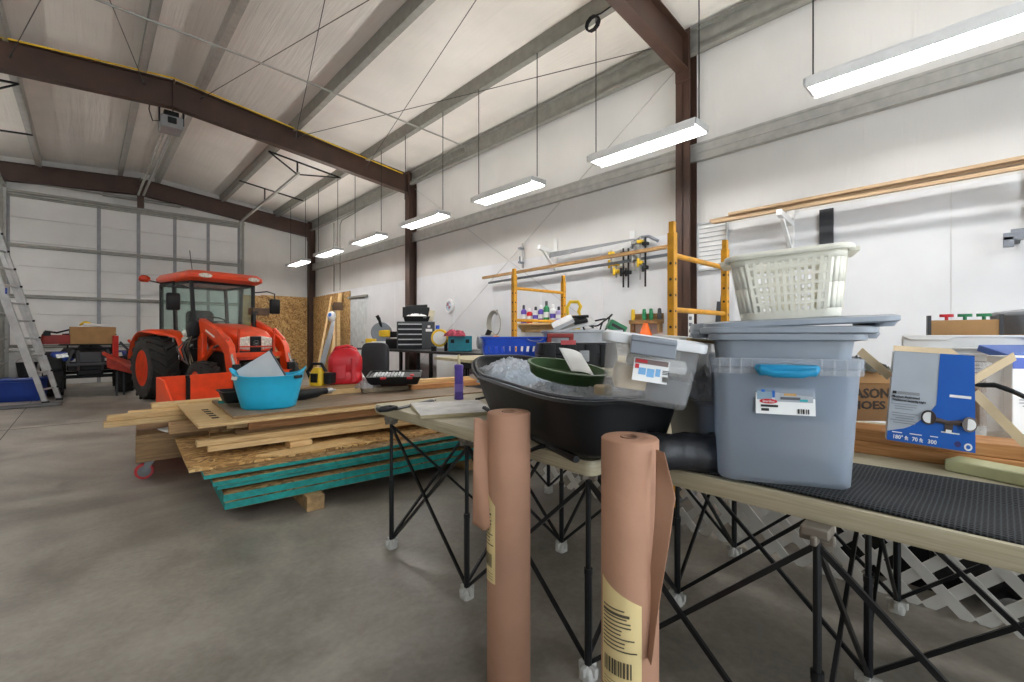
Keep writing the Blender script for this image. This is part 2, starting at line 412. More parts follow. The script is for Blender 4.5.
for s, x in ((1, DX1), (-1, DX0)):
    b = B(); b.bar((x, YB-.12, DH+.1), (x, 10.4, 4.72), .045, .055); b.bar((x, YB-.1, 0.02), (x, YB-.12, DH+.1), .05, .05); obj('track', b, GALV, door)
    for yy, up in ((10.5, 1), (13.0, 0)):
        b = B(); xa, xb = (2.8, 4.34) if s > 0 else (-2.2, -.77)
        za, zb = roofz(xa)-.22, roofz(xb)-.22
        b.bar((xa, yy, za), (xb, yy, zb), .03, .03); zm = za+(zb-za)*(x-xa)/(xb-xa); zt = 4.72 if up else 4.64
        b.bar((x, yy, zm), (x, yy, zt), .03, .03)
        if up: b.bar((xa, yy, za), (x, yy, zt), .025, .025); b.bar((xb, yy, zb), (x, yy, zt), .025, .025)
        obj('track_hanger', b, BLACKM, door)
# white walk door in the right wall
b = B(); b.box((XW-.02, 12.05, 1.1), (.05, .95, 2.2)); d2 = struct('door_2', b, mat('walk_door', 'ccd1d2', .45), bev=.004)
b = B(); b.box((XW-.04, 12.05, 2.25), (.10, 1.15, .06)); obj('header', b, GALVD, d2)
b = B(); b.tube((XW-.04, 11.68, 1.0), (XW-.10, 11.68, 1.0), .025); obj('handle', b, STEEL, d2)
# roof and wall bracing rods
rods = [((2.95, 9.1, 4.98), (5.0, 2.66, 4.62)), ((1.4, 9.1, 5.15), (2.9, 2.7, 5.0)), ((4.3, 9.1, 4.72), (2.9, 2.7, 5.0)), ((2.9, 9.1, 4.95), (1.4, 2.7, 5.15)),
        ((.66, 9.1, 5.12), (-.75, 2.7, 4.95)), ((-.75, 9.1, 4.95), (.66, 2.7, 5.12))]
for i, (p, q) in enumerate(rods):
    b = B(); b.tube(p, q, .0055, n=6)
    d = (V(q)-V(p)).normalized(); b.tube(V(p)-d*.02, V(p)+d*.12, .014, n=6)
    struct('trim_%d' % ti, b, mat('rod_dark', '4a4846', .5)); ti += 1
for p, q in (((5.42, 2.75, 4.55), (5.46, 9.0, .5)), ((5.42, 9.0, 4.5), (5.46, 2.75, .5))):
    b = B(); b.tube(p, q, .005, n=6); struct('trim_%d' % ti, b, mat('rod_pale', 'b9b8b4', .5)); ti += 1
# conduit across the ceiling, then down the wall
b = B(); b.path([(.0, 6.85, 4.93), (1.66, 6.85, 4.90), (4.9, 6.85, 4.76), (5.2, 6.87, 4.74), (5.30, 6.98, 4.72), (5.32, 7.4, 4.70), (5.34, 10.6, 4.60), (5.37, 12.9, 4.5), (5.40, 13.1, 4.4), (5.42, 13.15, 2.5)], .014, 8)
struct('trim_%d' % ti, b, GALVD); ti += 1
b = B(); b.tube((5.42, 13.6, 4.55), (5.42, 13.6, 2.5), .02); b.tube((5.44, 9.42, 4.1), (5.44, 9.42, 2.45), .022); struct('trim_%d' % ti, b, GALVD); ti += 1
# door opener
op = thing('door_opener', 'grey garage door opener hung under the middle roof beam', 'door opener', (RX, 9.45, 4.70))
b = B(); b.box((0, 0, 0), (.30, .38, .20)); obj('motor_case', b, mat('opener_grey', '8a8a8a', .5), op, bev=.015)
b = B(); b.box((0, -.02, .15), (.2, .22, .1)); b.box((.0, -.2, .02), (.12, .02, .1)); obj('control_box', b, BLACK, op, bev=.01)
b = B(); b.bar((-.05, .15, .02), (-.05, 5.7, .12), .04, .045); b.bar((.05, .15, .02), (.05, 5.7, .12), .04, .045); obj('rail', b, GALV, op)
b = B()
for s in (-1, 1): b.bar((s*.16, -.1, .0), (s*.16, -.1, .5), .025, .025)
b.bar((-.16, -.1, .34), (.16, -.1, .34), .025, .025); obj('hanger', b, BLACKM, op)
b = B(); b.path([(-.15, -.1, .0), (-.25, -.15, -.05), (-.3, -.2, .1), (-.28, -.25, .35), (-.2, -.3, .45)], .008, 6); obj('wire', b, BLACK, op)
b = B(); b.box((0, 5.75, .05), (.14, .08, .5)); obj('mount_post', b, BROWN, op)

# ---------------------------------------------------------------- hanging shop lights
UPFILL = emit('added_uplight_glow', (1, .965, .91), 28)  # invented upward glow that brightens the ceiling
XF, HF, SPC = 4.3, 3.2, 2.15
LBL = ['bright four tube shop light cut by the frame edge above the yellow-wood planks', 'bright four tube shop light hanging in front of the near brown column',
       'third shop light in the row, counted from the near end', 'shop light hanging just before the second brown column', 'shop light hanging just past the second brown column',
       'small looking shop light, second from the far end of the row', 'smallest looking shop light at the far end of the row', 'shop light of the row behind the viewer']
def shop_light():
    r = thing('shop_light', LBL[0], 'light fixture', (XF, 0, HF), 0, 'shop lights hung along the wall')
    L = 1.25; w = .25; b = B()
    b.box((0, 0, .042), (w, L, .02))
    for s in (-1, 1): b.bar((s*w/2, -L/2, .002), (s*w/2, L/2, .002), .010, .080)
    obj('housing', b, WHITE, r, bev=.004)
    for s in (-1, 1):
        b = B(); b.box((0, s*(L/2+.008), .012), (w+.012, .02, .06)); obj('end_cap', b, ALU, r, bev=.006)
    for i in range(4):
        b = B(); b.tube(((i-1.5)*.056, -L/2+.02, .02), ((i-1.5)*.056, L/2-.02, .02), .017, n=10); obj('tube', b, TUBE, r)
    b = B(); b.box((0, 0, .056), (.12, L*.9, .006)); obj('added_glow_strip', b, UPFILL, r)  # added glowing strip on the housing top, hidden from below
    for s in (-1, 1):
        b = B(); b.tube((0, s*(L/2-.02), .07), (0, s*(L/2-.02), roofz(XF)-.21-HF), .006, n=6); obj('hanging_cord', b, BLACK, r)
    return r
l0 = shop_light()
ys = [.42+SPC*i for i in range(7)]
place(l0, (XF, ys[0], HF))
for i in range(1, 7): dup(l0, (XF, ys[i], HF), 0, LBL[i])
for i, y in enumerate((-1.73,)): dup(l0, (XF, y, HF), 0, LBL[7])
for i in range(4):  # added row out of view, brightens the overhead door and far end
    q = dup(l0, (-2.3, 6.4+2.25*i, HF+.86), 0, 'added unseen shop light that brightens the overhead door'); q['group'] = 'added unseen lights over the open floor'
    for ch in q.children:
        if ch.name.startswith('hanging_cord'): ch.scale.z = .52
# power cord looped on the purlin above the lights
b = B(); pts = [(XF-.06, 3.2+.02*sin(i*1.7)-i*.16, roofz(XF)-.24-.03*sin(i*1.3)) for i in range(18)]; b.path(pts, .009, 6)
for k in range(3): b.path([(XF-.05+.02*k, 3.2+.09*cos(a), roofz(XF)-.30+.08*sin(a)) for a in [2*pi*j/10 for j in range(11)]], .008, 6)
tag(obj('light_cable', b, BLACK), 'black light cable coiled and tied along the purlin over the shop lights', 'cable')

# ---------------------------------------------------------------- plywood corner lining
for nm, c, d, l in (('chipboard_sheet', (4.72, YB-.02, 1.22), (1.55, .02, 2.44), 'chipboard sheet standing on the end wall behind the tractor hood'),
                    ('chipboard_sheet', (5.46, 14.9, 1.22), (.02, 1.2, 2.44), 'chipboard sheet standing on the long wall next to the room corner'),
                    ('chipboard_sheet', (5.46, 13.42, 1.22), (.02, 1.74, 2.46), 'chipboard sheet standing on the long wall beside the white walk door'),
                    ('chipboard_sheet', (3.66, YB-.19, 1.20), (.5, .02, 2.40), 'narrow chipboard sheet beside the overhead door jamb behind the tractor')):
    b = B(); b.box((0, 0, 0), d); o = obj(nm, b, OSB, smooth=0); o.location = c; tag(o, l, 'chipboard sheet')

# ---------------------------------------------------------------- sky fill through the added doorway, camera
w = bpy.data.worlds.new('World'); SC.world = w; w.use_nodes = True
bg = w.node_tree.nodes['Background']; bg.inputs['Color'].default_value = (.86, .93, 1, 1); bg.inputs['Strength'].default_value = 3.8
cam = bpy.data.cameras.new('camera'); co = bpy.data.objects.new('camera', cam); COL.objects.link(co)
cam.sensor_width = 36; cam.lens = 36*455/1024; cam.shift_y = -6/1024; cam.clip_start = .02; cam.clip_end = 100
co.location = (0, 0, HC); co.rotation_euler = (pi/2, 0, FACE); SC.camera = co
vs = SC.view_settings; vs.view_transform = 'Standard'; vs.look = 'None'; vs.gamma = 1; vs.use_curve_mapping = False; vs.exposure = 0.3
try:
    SC.cycles.use_denoising = True; SC.cycles.max_bounces = 8; SC.cycles.diffuse_bounces = 5; SC.cycles.transparent_max_bounces = 12
    SC.cycles.sample_clamp_indirect = 6
except Exception: pass
# ================================================================ THE WORK TABLES
TH = .79; TT = .05
def plytop(name, lab, c, d, rz):
    b = B(); b.loft([rrect(d[0], d[1], .03, 3, -TT), rrect(d[0]+.012, d[1]+.012, .03, 3, -TT*.5), rrect(d[0], d[1], .03, 3, 0)])
    o = obj(name, b, TABLETOP, smooth=50); o.location = c; o.rotation_euler = (0, 0, rz); return tag(o, lab, 'table top')
plytop('plywood_table_top', 'pale plywood table top under the black sled, beside the lumber pile', (1.93, 1.69, TH), (1.42, 1.64, TT), rad(-2.2))
plytop('plywood_table_top', 'pale plywood table top under the big lidded grey tote and rubber mat', (2.02, -.36, TH), (1.40, 2.36, TT), rad(.5))
# the folding leg stand: three rows of five legs with crossing braces
LX = (1.27, 1.93, 2.57); LY = (2.34, 1.66, .98, .30, -.38)
def LXS(i, y): return LX[i]+((2.34-y)*.018-.012 if i == 0 else 0)
st = thing('folding_leg_stand', 'black folding stand of many thin legs and crossing braces under both table tops', 'table stand', (0, 0, 0))
zt = TH-TT
for i, x in enumerate(LX):
    for j, y in enumerate(LY):
        x = LXS(i, y); b = B(); b.tube((x, y, .03), (x, y, zt-.04), .0095); b.tube((x, y, .03), (x, y, .37), .0135); b.tube((x, y, .365), (x, y, .385), .015)
        lg = obj('leg', b, BLACKM, st)
        b = B(); b.loft([rrect(.055, .055, .012, 2, 0.0, x, y), rrect(.055, .055, .012, 2, .03, x, y), rrect(.035, .035, .01, 2, .045, x, y)]); b.box((x, y, .035), (.075, .018, .03)); b.box((x, y, .035), (.018, .075, .03))
        obj('foot', b, mat('foot_grey', 'b9b8b2', .5), lg, bev=.003)
        b = B(); b.box((x, y, zt-.012), (.06, .06, .024)); b.box((x, y, zt-.03), (.075, .014, .024)); b.box((x, y, zt-.03), (.014, .075, .024)); obj('bracket', b, mat('bracket_taupe', '6f675c', .6), lg, bev=.004)
k = 0
for i, x in enumerate(LX):
    for j, y in enumerate(LY):
        for dx, dy in ((1, 0), (0, 1)):
            i2, j2 = i+dx, j+dy
            if i2 > 2 or j2 > 4: continue
            x2, y2 = LXS(i2, LY[j2]), LY[j2]; x = LXS(i, y); o = .011
            for sgn in (0, 1):
                za, zb = (zt-.05, .05) if sgn == 0 else (.05, zt-.05)
                b = B(); b.bar((x+o*sgn*dy, y+o*sgn*dx, za), (x2+o*sgn*dy, y2+o*sgn*dx, zb), .011, .014); obj('brace', b, BLACKM, st)

# ---------------------------------------------------------------- rolls of kraft paper
def paper_roll(lab, x, y, h, r, flap, labpos):
    t = thing('paper_roll', lab, 'paper roll', (x, y, 0), FACE)
    b = B(); b.lathe([(.02, h-.05), (.022, h-.004), (.024, h), (r*.5, h+.001), (r-.004, h), (r, h-.004), (r, .004), (r-.004, 0), (.02, 0)], 48, cap0=True, cap1=True); obj('rolled_paper', b, KRAFT, t, smooth=50)
    b = B(); b.lathe([(.024, h-.12), (.024, h+.003), (.018, h+.003), (.018, h-.12)], 24); obj('core_tube', b, KRAFTC, t)
    def fl(u_, v_): return flap(u_, v_)
    b = B(); b.sheet(fl, 14, 24); obj('loose_end', b, KRAFT, t, solid=.0015)
    a0, a1, z0, z1, slant = labpos; b = B()
    b.sheet(lambda u_, v_: ((r+.0012)*sin(a0+(a1-a0)*u_), -(r+.0012)*cos(a0+(a1-a0)*u_), z0+(z1-z0)*v_-slant*u_*v_), 14, 6)
    lb = obj('label', b, LABELY, t); lb['label'] = 'cream product label with printing and barcode'
    b = B(); rr = r+.0022
    def strip(f0, f1, za, zb):
        n = 6; A = [a0+(a1-a0)*(f0+(f1-f0)*i/n) for i in range(n+1)]
        b.sheet(lambda u_, v_: (rr*sin(A[int(round(u_*n))]), -rr*cos(A[int(round(u_*n))]), za+(zb-za)*v_), n, 1)
    H = z1-z0; rnd = random.Random(3)
    for q in range(11):
        zz = z1-H*(.24+.036*q); strip(.08, rnd.uniform(.55, .9), zz, zz-.0035*(2 if q == 1 else 1))
    xx = .12
    while xx < .8:
        wd = rnd.choice((.015, .03, .045)); strip(xx, xx+wd, z0+H*.16, z0+H*.30); xx += wd+rnd.choice((.018, .03))
    for q in range(3): strip(.1, .85, z0+H*(.035+.03*q), z0+H*(.04+.03*q))
    obj('print', b, mat('label_print', '4d4634', .6), lb)
    return t
def flapA(u, v):      # hangs from the top on the left, torn off half way down
    z = .93-.36*v; k = (1-.15*v)
    return (-.060-.056*u*k-.014*v*u, -.035+.012*sin(3*u+4*v)+.02*u, z-.01*sin(u*5)+(-.02*u))
def flapB(u, v):      # peels forward on the right, narrowing to a point
    z = .925-.50*v; wdt = .040*(1-v)**.7 if v > .22 else .040*(.25+v*3.2)
    return (.046+wdt*u*1.0+.0*v-.02*v, -.066-.03*u-.012*sin(v*6), z)
paper_roll('tall roll of brown kraft paper with a torn flap hanging beside the table corner', 1.047, 1.135, .94, .0735, flapA, (rad(-88), rad(-36), .385, .70, .06))
paper_roll('tall roll of brown kraft paper with a pointed flap peeling beside the black bag', 1.012, .642, .94, .0715, flapB, (rad(-80), rad(8), .33, .60, .05))

# ---------------------------------------------------------------- plastic totes, lids, basket
def tub(b, w0, d0, w1, d1, h, r, th=.003, lip=.012, n=5, z=0., bow=0.):
    R = lambda w, d, zz, g=0: rrect(w-2*g, d-2*g, max(.006, r-g), n, z+zz)
    m = lambda t: (w0+(w1-w0)*t, d0+(d1-d0)*t)
    rings = [R(w0-.012, d0-.012, 0), R(w0, d0, .008)]
    for t in (.33, .66, .92): rings.append(R(*m(t), h*t))
    rings += [R(w1+2*lip, d1+2*lip, h*.94), R(w1+2*lip, d1+2*lip, h), R(w1, d1, h, th)]
    for t in (.66, .33): rings.append(R(*m(t), h*t, th))
    rings += [R(w0, d0, .012, th)]
    return b.loft(rings)
bt = thing('storage_tote', 'large clear grey storage tote with a teal handle standing on the table edge', 'storage tote', (1.484, .452, TH+.012), FACE-rad(22))
b = B(); tub(b, .312, .30, .340, .36, .335, .035, .003, .004); obj('body', b, TOTEB, bt)
b = B()
b.loft([rrect(.352, .374, .04, 5, .295), rrect(.356, .378, .04, 5, .338), rrect(.344, .366, .04, 5, .338), rrect(.340, .362, .04, 5, .295)], wrap=True)
for i in range(13):
    if abs(i-6) > 2: b.box((-.155+.31*i/12, -.190, .317), (.003, .012, .040))
obj('rim', b, TOTE, bt)
b = B(); b.path([(-.065, -.190, .315), (-.06, -.210, .308), (-.03, -.217, .300), (.03, -.217, .300), (.06, -.210, .308), (.065, -.190, .315)], .010, 10); b.box((0, -.198, .308), (.13, .03, .028)); obj('handle', b, TEALH, bt, bev=.005)
def card_label(par, loc, w, h, rot, name='label'):
    b = B(); b.box((0, 0, 0), (w, .0012, h)); lb = obj(name, b, PAPER, par, smooth=0); lb.location = loc; lb.rotation_euler = rot; return lb
def ink(par, m, rects, y=-.0014, name='print'):
    o = None
    if len(rects) < 5:
        for x, z, w, h in rects:
            b = B(); b.box((x, y, z), (w, .0005, h)); o = obj(name, b, m, par, smooth=0)
        return o
    b = B()
    for x, z, w, h in rects: b.box((x, y, z), (w, .0005, h))
    return obj(name, b, m, par, smooth=0)
lb = card_label(bt, (.0, -.1725, .225), .135, .068, (rad(-6), 0, rad(1))); lb['label'] = 'white card label with a blue and red photo print and barcode'
ink(lb, mat('print_bluegrey', '8aa4b4', .5), [(-.047, .018, .035, .03)]); ink(lb, mat('print_grey', 'a9adb3', .5), [(.02, .016, .085, .034)])
ink(lb, INKB, [(-.05, .027, .008, .008), (-.026, .02, .006, .022)], -.0022)
ink(lb, mat('print_tan', 'c79b5a', .5), [(.012, .018, .028, .006)], -.0022); ink(lb, mat('print_dark', '55585e', .5), [(.012, .008, .045, .007)], -.0022)
ink(lb, mat('print_teal', '2da3a8', .5), [(.042, .004, .018, .006)], -.0022)
ink(lb, INK, [(-.036, -.013, .04, .006), (.03, -.024, .004, .012), (.036, -.024, .002, .012), (.041, -.024, .004, .012), (.047, -.024, .002, .012), (.052, -.024, .003, .012), (-.046, -.023, .018, .007)], -.0022)
b = B(); blob(b, (-.038, -.0018, -.001), 1, (.021, .0012, .0065), 8); ov = obj('emblem', b, INKR, lb)
text('lettering', 'Sterilite', .009, WHITE, lb, (-.038, -.0034, -.004), align='CENTER')
gt = thing('storage_tote', 'slate grey storage tote nested inside the clear tote with a teal handle', 'storage tote', (1.484, .452, TH+.012+.168), FACE-rad(22))
b = B(); tub(b, .275, .275, .325, .34, .232, .04, .003, .020); obj('body', b, GREYL, gt)
def lid(lab, loc, rz, w, d, rot=None, tongue=0):
    t = thing('tote_lid', lab, 'lid', loc, rz, rot=rot)
    b = B(); b.loft([rrect(w-.01, d-.01, .05, 6, 0), rrect(w, d, .055, 6, .004), rrect(w, d, .055, 6, .016), rrect(w-.03, d-.03, .045, 6, .020), rrect(w-.05, d-.05, .04, 6, .014), rrect(w-.09, d-.09, .04, 6, .013), rrect(w-.11, d-.11, .03, 6, .021)])
    obj('lid_panel', b, GREYL, t, smooth=45)
    for s in (-1, 1):
        b = B(); b.loft([rrect(.05, d*.42, .02, 4, -.012, s*(w/2-.004), 0), rrect(.056, d*.44, .022, 4, .0, s*(w/2), 0), rrect(.05, d*.40, .02, 4, .018, s*(w/2-.004), 0)]); obj('latch_tab', b, GREYL, t)
    return t
lid('slate grey tote lid lying just above the stacked totes, under a second lid', (1.487, .452, TH+.413), FACE-rad(22), .41, .40)
lid('slate grey tote lid lying topmost with its end jutting past the tote side', (1.51, .437, TH+.437), FACE-rad(1), .455, .38, rot=(rad(1.0), rad(-2.4), FACE-rad(17)))
bk = thing('laundry_basket', 'off white slotted laundry basket standing on the grey tote lids', 'basket', (1.65, .462, TH+.462), FACE-rad(4), rot=(rad(.5), rad(-3.0), FACE-rad(29)))
w0, w1, d0, d1, h = .262, .308, .22, .27, .195; r = .05
def bring(t, g=0): return rrect(w0+(w1-w0)*t-2*g, d0+(d1-d0)*t-2*g, r-g*.5, 5, h*t)
b = B(); b.loft([bring(0), bring(.12)]); bb = b
def slotwall(b, s, ax):
    """slotted side made of bars: vertical bars and three cross rails between t=.12 and .86"""
    n = 11 if ax == 0 else 7
    def P(f, t):
        w = w0+(w1-w0)*t; d = d0+(d1-d0)*t
        return V((f*(w/2-r*.9), s*d/2, h*t)) if ax == 0 else V((s*w/2, f*(d/2-r*.9), h*t))
    for i in range(n+1):
        f = -1+2*i/n; b.bar(P(f, .1), P(f, .88), .007 if ax == 0 else .003, .003 if ax == 0 else .007, (0, 1, 0) if ax == 0 else (0, 1, 0))
    for t in (.24, .38, .52, .66, .80): b.bar(P(-1, t), P(1, t), .003, .006)
    return b
b.loft([[p for p in bring(.86)], bring(1)], False, False)
for q in range(4):      # solid corners
    c0 = q*6
    for t0, t1 in ((.12, .5), (.5, .86)):
        A, C = bring(t0), bring(t1); ex = []
        for jj in range(5): b._faces([A[c0+jj], A[c0+jj+1], C[c0+jj+1], C[c0+jj]], [(0, 1, 2, 3)])
for s in (-1, 1):
    for ax in (0, 1):
        for f0, f1 in ((-1.3, -1), (1, 1.3)): pass
        slotwall(b, s, ax)
        def Q(f, t, ax=ax, s=s):
            w = w0+(w1-w0)*t; d = d0+(d1-d0)*t
            return V((f*(w/2-r), s*d/2, h*t)) if ax == 0 else V((s*w/2, f*(d/2-r), h*t))
        for f0, f1 in ((-1, -.86), (.86, 1)): b._faces([Q(f0, .12), Q(f1, .12), Q(f1, .86), Q(f0, .86)], [(0, 1, 2, 3)])
obj('body', b, BEIGE, bk, solid=.003)
b = B(); b.path([p*1.0+V((0, 0, .0)) for p in rrect(w1+.02, d1+.02, r+.006, 6, h)], .009, 8, closed=True); b.box((w1/2+.016, 0, h-.004), (.03, .15, .012)); b.box((-w1/2-.016, 0, h-.004), (.03, .15, .012)); obj('rim', b, BEIGE, bk)

# clear latched tote sitting in the end of the sled
ct = thing('storage_tote', 'clear storage tote with white lid and grey latch tilted on the sled rim', 'storage tote', (0, 0, 0))
cf = at(660, 402, 1.27); place(ct, (cf.x+FX*.20, cf.y+FY*.20, cf.z-.016), rot=(rad(-1), rad(8), FACE-rad(11))); ct.scale = (.92, .92, 1.08)
b = B(); tub(b, .255, .36, .285, .40, .165, .03, .003, .004); obj('body', b, TOTE, ct)
b = B(); b.loft([rrect(.31, .42, .03, 5, .155), rrect(.315, .425, .03, 5, .160), rrect(.315, .425, .03, 5, .178), rrect(.29, .40, .03, 5, .184)]); obj('lid', b, mat('tote_lid_white', 'd9dadb', .4, var=.02), ct, smooth=50)
b = B(); b.box((-.005, -.222, .155), (.135, .014, .05), (rad(-4), 0, 0)); b.box((-.005, -.228, .17), (.135, .01, .012)); obj('latch', b, GREYP, ct, bev=.004)
lb = card_label(ct, (.0, -.1995, .092), .105, .06, (rad(-5), 0, rad(1)))
ink(lb, mat('print_dull', '7d6a66', .5), [(-.0, .022, .10, .013)]); ink(lb, INKR, [(-.03, .022, .035, .008), (-.042, .008, .012, .012)], -.0022); ink(lb, mat('print_sky', '74a9d6', .5), [(-.025, -.004, .022, .018), (.0, -.006, .022, .022), (.022, -.003, .014, .02)], -.0018)
ink(lb, INK, [(.038+.003*i, -.018, .0015, .014) for i in range(6)]+[(.045, .004, .02, .002), (.045, .0, .02, .002), (.045, -.004, .02, .002)], -.002)
# things inside the clear tote
for nm, lab, c, d, m in (('tan_pad', 'tan folded cloth seen through the clear latched tote', (-.05, -.03, .065), (.10, .28, .06), CARDL), ('grey_cloth', 'dark grey folded cloth seen through the clear latched tote', (.06, -.02, .045), (.13, .30, .06), DGREY), ('cardboard_piece', 'pale folded board lying high inside the clear latched tote', (.03, .0, .11), (.17, .3, .035), PAPER)):
    b = B(); b.loft([rrect(d[0], d[1], .02, 4, -d[2]/2), rrect(d[0]*1.04, d[1]*1.03, .025, 4, 0), rrect(d[0]*.96, d[1]*.96, .02, 4, d[2]/2)]); o = obj(nm, b, m)
    o.matrix_world = Mx.LocRotScale(ct.location, Euler(ct.rotation_euler), V((.92, .92, 1.08))) @ Mx.Translation(c); tag(o, lab, 'stored item')

# ---------------------------------------------------------------- the black sled and what lies in it
sx, sy = .405, .914                                       # sled axis (towards the far end)
SO = V((1.495, 1.36, TH+.022)); SRZ = -atan2(sx, sy)
sl = thing('utility_sled', 'long black plastic sled lying across the table with gear heaped in it', 'sled', SO, SRZ)
L, Wd, H = 1.34, .48, .185
def sring(t, g=0., z=0.):
    """plan outline at rise t: rounder and longer bow at +Y"""
    w = Wd*(.78+.22*t)-2*g; l0 = -L/2*(.93+.07*t)+g; l1 = L/2*(.80+.20*t)-g; out = []
    for i in range(40):
        a = 2*pi*i/40; ca, sa = cos(a), sin(a)
        x = w/2*math.copysign(abs(ca)**.42, ca); e = .55 if sa > 0 else .35
        yy = math.copysign(abs(sa)**e, sa); yv = yy*(l1 if yy > 0 else -l0)
        bow = max(0, (yv/(L/2)-.45))
        out.append(V((x*(1-.22*bow), yv, z+bow*.13)))
    return out
b = B()
rg = [sring(0, .03, 0), sring(.0, 0, .02), sring(.4, 0, H*.4), sring(.8, 0, H*.8), sring(.95, 0, H*.93), sring(1.0, -.018, H*.95), sring(1.0, -.022, H), sring(1.0, -.012, H+.008), sring(1.0, .004, H), sring(.8, .006, H*.8), sring(.4, .006, H*.4), sring(0, .02, .022)]
b.loft(rg); obj('hull', b, BLACK, sl, smooth=50)
b = B()
for s in (-1, 1): b.path([(s*.16, -L*.43, .0), (s*.16, 0, -.012), (s*.16, L*.36, .0)], .012, 6)
obj('runner', b, BLACK, sl)
b = B(); b.path([p+V((0, 0, .013)) for p in sring(1.0, .004, H)], .006, 6, closed=True); obj('rim_bead', b, DGREY, sl)
def onsled(x, y, z): return Mx.LocRotScale(SO, Euler((0, 0, SRZ)), None) @ V((x, y, z))
def film(lab, w, d, hgt, loc, rz, seed, nu=84):
    def fn(u, v):
        x, y = u-.5, v-.5; e = (max(0, 1-(2*x)**4)*max(0, 1-(2*y)**4))**.5
        q = V((x*4+seed, y*4, seed)); wv = noise.noise_vector(q*.8)*.35
        r1 = 1-abs(noise.noise(V((x*6, y*10, seed))+wv))*2.2; r2 = 1-abs(noise.noise(V((x*17+y*6, y*9-x*5, seed*3))+wv*2))*2.2; r3 = 1-abs(noise.noise(V((x*30, y*34, seed*2))))*2
        return (x*w+wv.x*.03, y*d+wv.y*.03, hgt*e*(.75+.3*noise.noise(q))+e*(.022*r1+.016*r2+.005*r3))
    b = B(); b.sheet(fn, nu, nu); o = obj('plastic_film', b, FILM, smooth=28); place(o, loc, rz); return tag(o, lab, 'plastic film')
def crumple(name, lab, cat, w, d, hgt, loc, rz, m, seed, amp=.05, rot=None, nu=34, grp=None, fall=True, solid=.0):
    def fn(u, v):
        x, y = (u-.5), (v-.5); e = (max(0, 1-(2*x)**4)*max(0, 1-(2*y)**4))**.6 if fall else 1
        n1 = noise.noise(V((x*3+seed, y*3, seed))); n2 = 1-abs(noise.noise(V((x*7+seed, y*7, seed*2)))*2); n3 = noise.noise(V((x*16, y*16, seed)))
        return (x*w+n3*.012, y*d+n1*.02, hgt*e*(.72+.35*n1)+amp*(n2-.5)*e+n3*amp*.25)
    b = B(); b.sheet(fn, nu, nu); o = obj(name, b, m, solid=solid, smooth=60); place(o, loc, rz, rot); return tag(o, lab, cat, grp)
film('crumpled clear plastic film heaped in the far end of the black sled', .40, .60, .085, onsled(.0, .36, H-.035), SRZ, 2.3)
film('crumpled clear plastic film lying in the sled beside the clear latched tote', .40, .50, .05, onsled(.03, -.20, H-.06), SRZ, 5.1)
crumple('blue_cloth', 'blue and white cloth showing through the plastic film in the sled', 'cloth', .36, .54, .10, onsled(.0, .33, H-.055), SRZ, mat('pale_blue_cloth', 'a9b9d2', .8, var=.3, scale=22), 8.1, .04, nu=26)
b = B(); b.loft([sring(.1, .06, .0)[i]*1 for i in range(40)] and [[p+V((0, 0, .03)) for p in sring(.1, .03, 0)], [p+V((0, 0, .10)) for p in sring(.4, .03, 0)], [p+V((0, 0, .125)) for p in sring(.4, .12, 0)]])
o = obj('padded_liner', b, mat('dark_quilt', '3b3d44', .85, var=.2), smooth=60); place(o, SO, SRZ); tag(o, 'dark padded liner filling the bottom of the black sled', 'liner')
# olive oval tray with a sheet of paper
ot = thing('oval_tray', 'olive green oval plastic tray lying tilted in the black sled', 'tray', (0, 0, 0))
tp = at(566, 379, 1.80); place(ot, tp, rot=(rad(8), rad(9), FACE+rad(-14)))
def oval(w, d, z, n=36): return [V((w/2*cos(2*pi*i/n), d/2*sin(2*pi*i/n), z)) for i in range(n)]
b = B(); b.loft([oval(.26, .17, 0), oval(.29, .20, .01), oval(.31, .22, .045), oval(.325, .235, .047), oval(.325, .235, .053), oval(.30, .21, .053), oval(.28, .19, .014)]); obj('body', b, GREEN, ot, smooth=50)
b = B(); b.sheet(lambda u, v: ((u-.5)*.11, (v-.5)*.15, .012*sin(u*2.5)+.006*v), 8, 8); o = obj('paper_sheet', b, PAPER, solid=.0008); o.location = tp+V((.035, -.02, .062)); o.rotation_euler = (rad(34), rad(16), FACE+rad(28)); tag(o, 'white paper sheet propped in the olive oval tray', 'paper')
b = B(); b.loft([rrect(.10, .05, .012, 3, 0), rrect(.10, .05, .012, 3, .012)]); o = obj('wood_scrap', b, CARDL, bev=.003); o.matrix_world = Mx.LocRotScale(tp, Euler(ot.rotation_euler), None) @ Mx.Translation((.05, -.03, .015)); tag(o, 'tan scrap lying in the olive oval tray', 'scrap')
b = B(); b.lathe([(.028, 0), (.030, .003), (.030, .026), (.026, .03)], 20); o = obj('cork_disc', b, CARDL); o.location = at(603, 391, 1.52)-V((0, 0, .01)); tag(o, 'short tan cork disc on the plastic in front of the latched tote', 'cork')
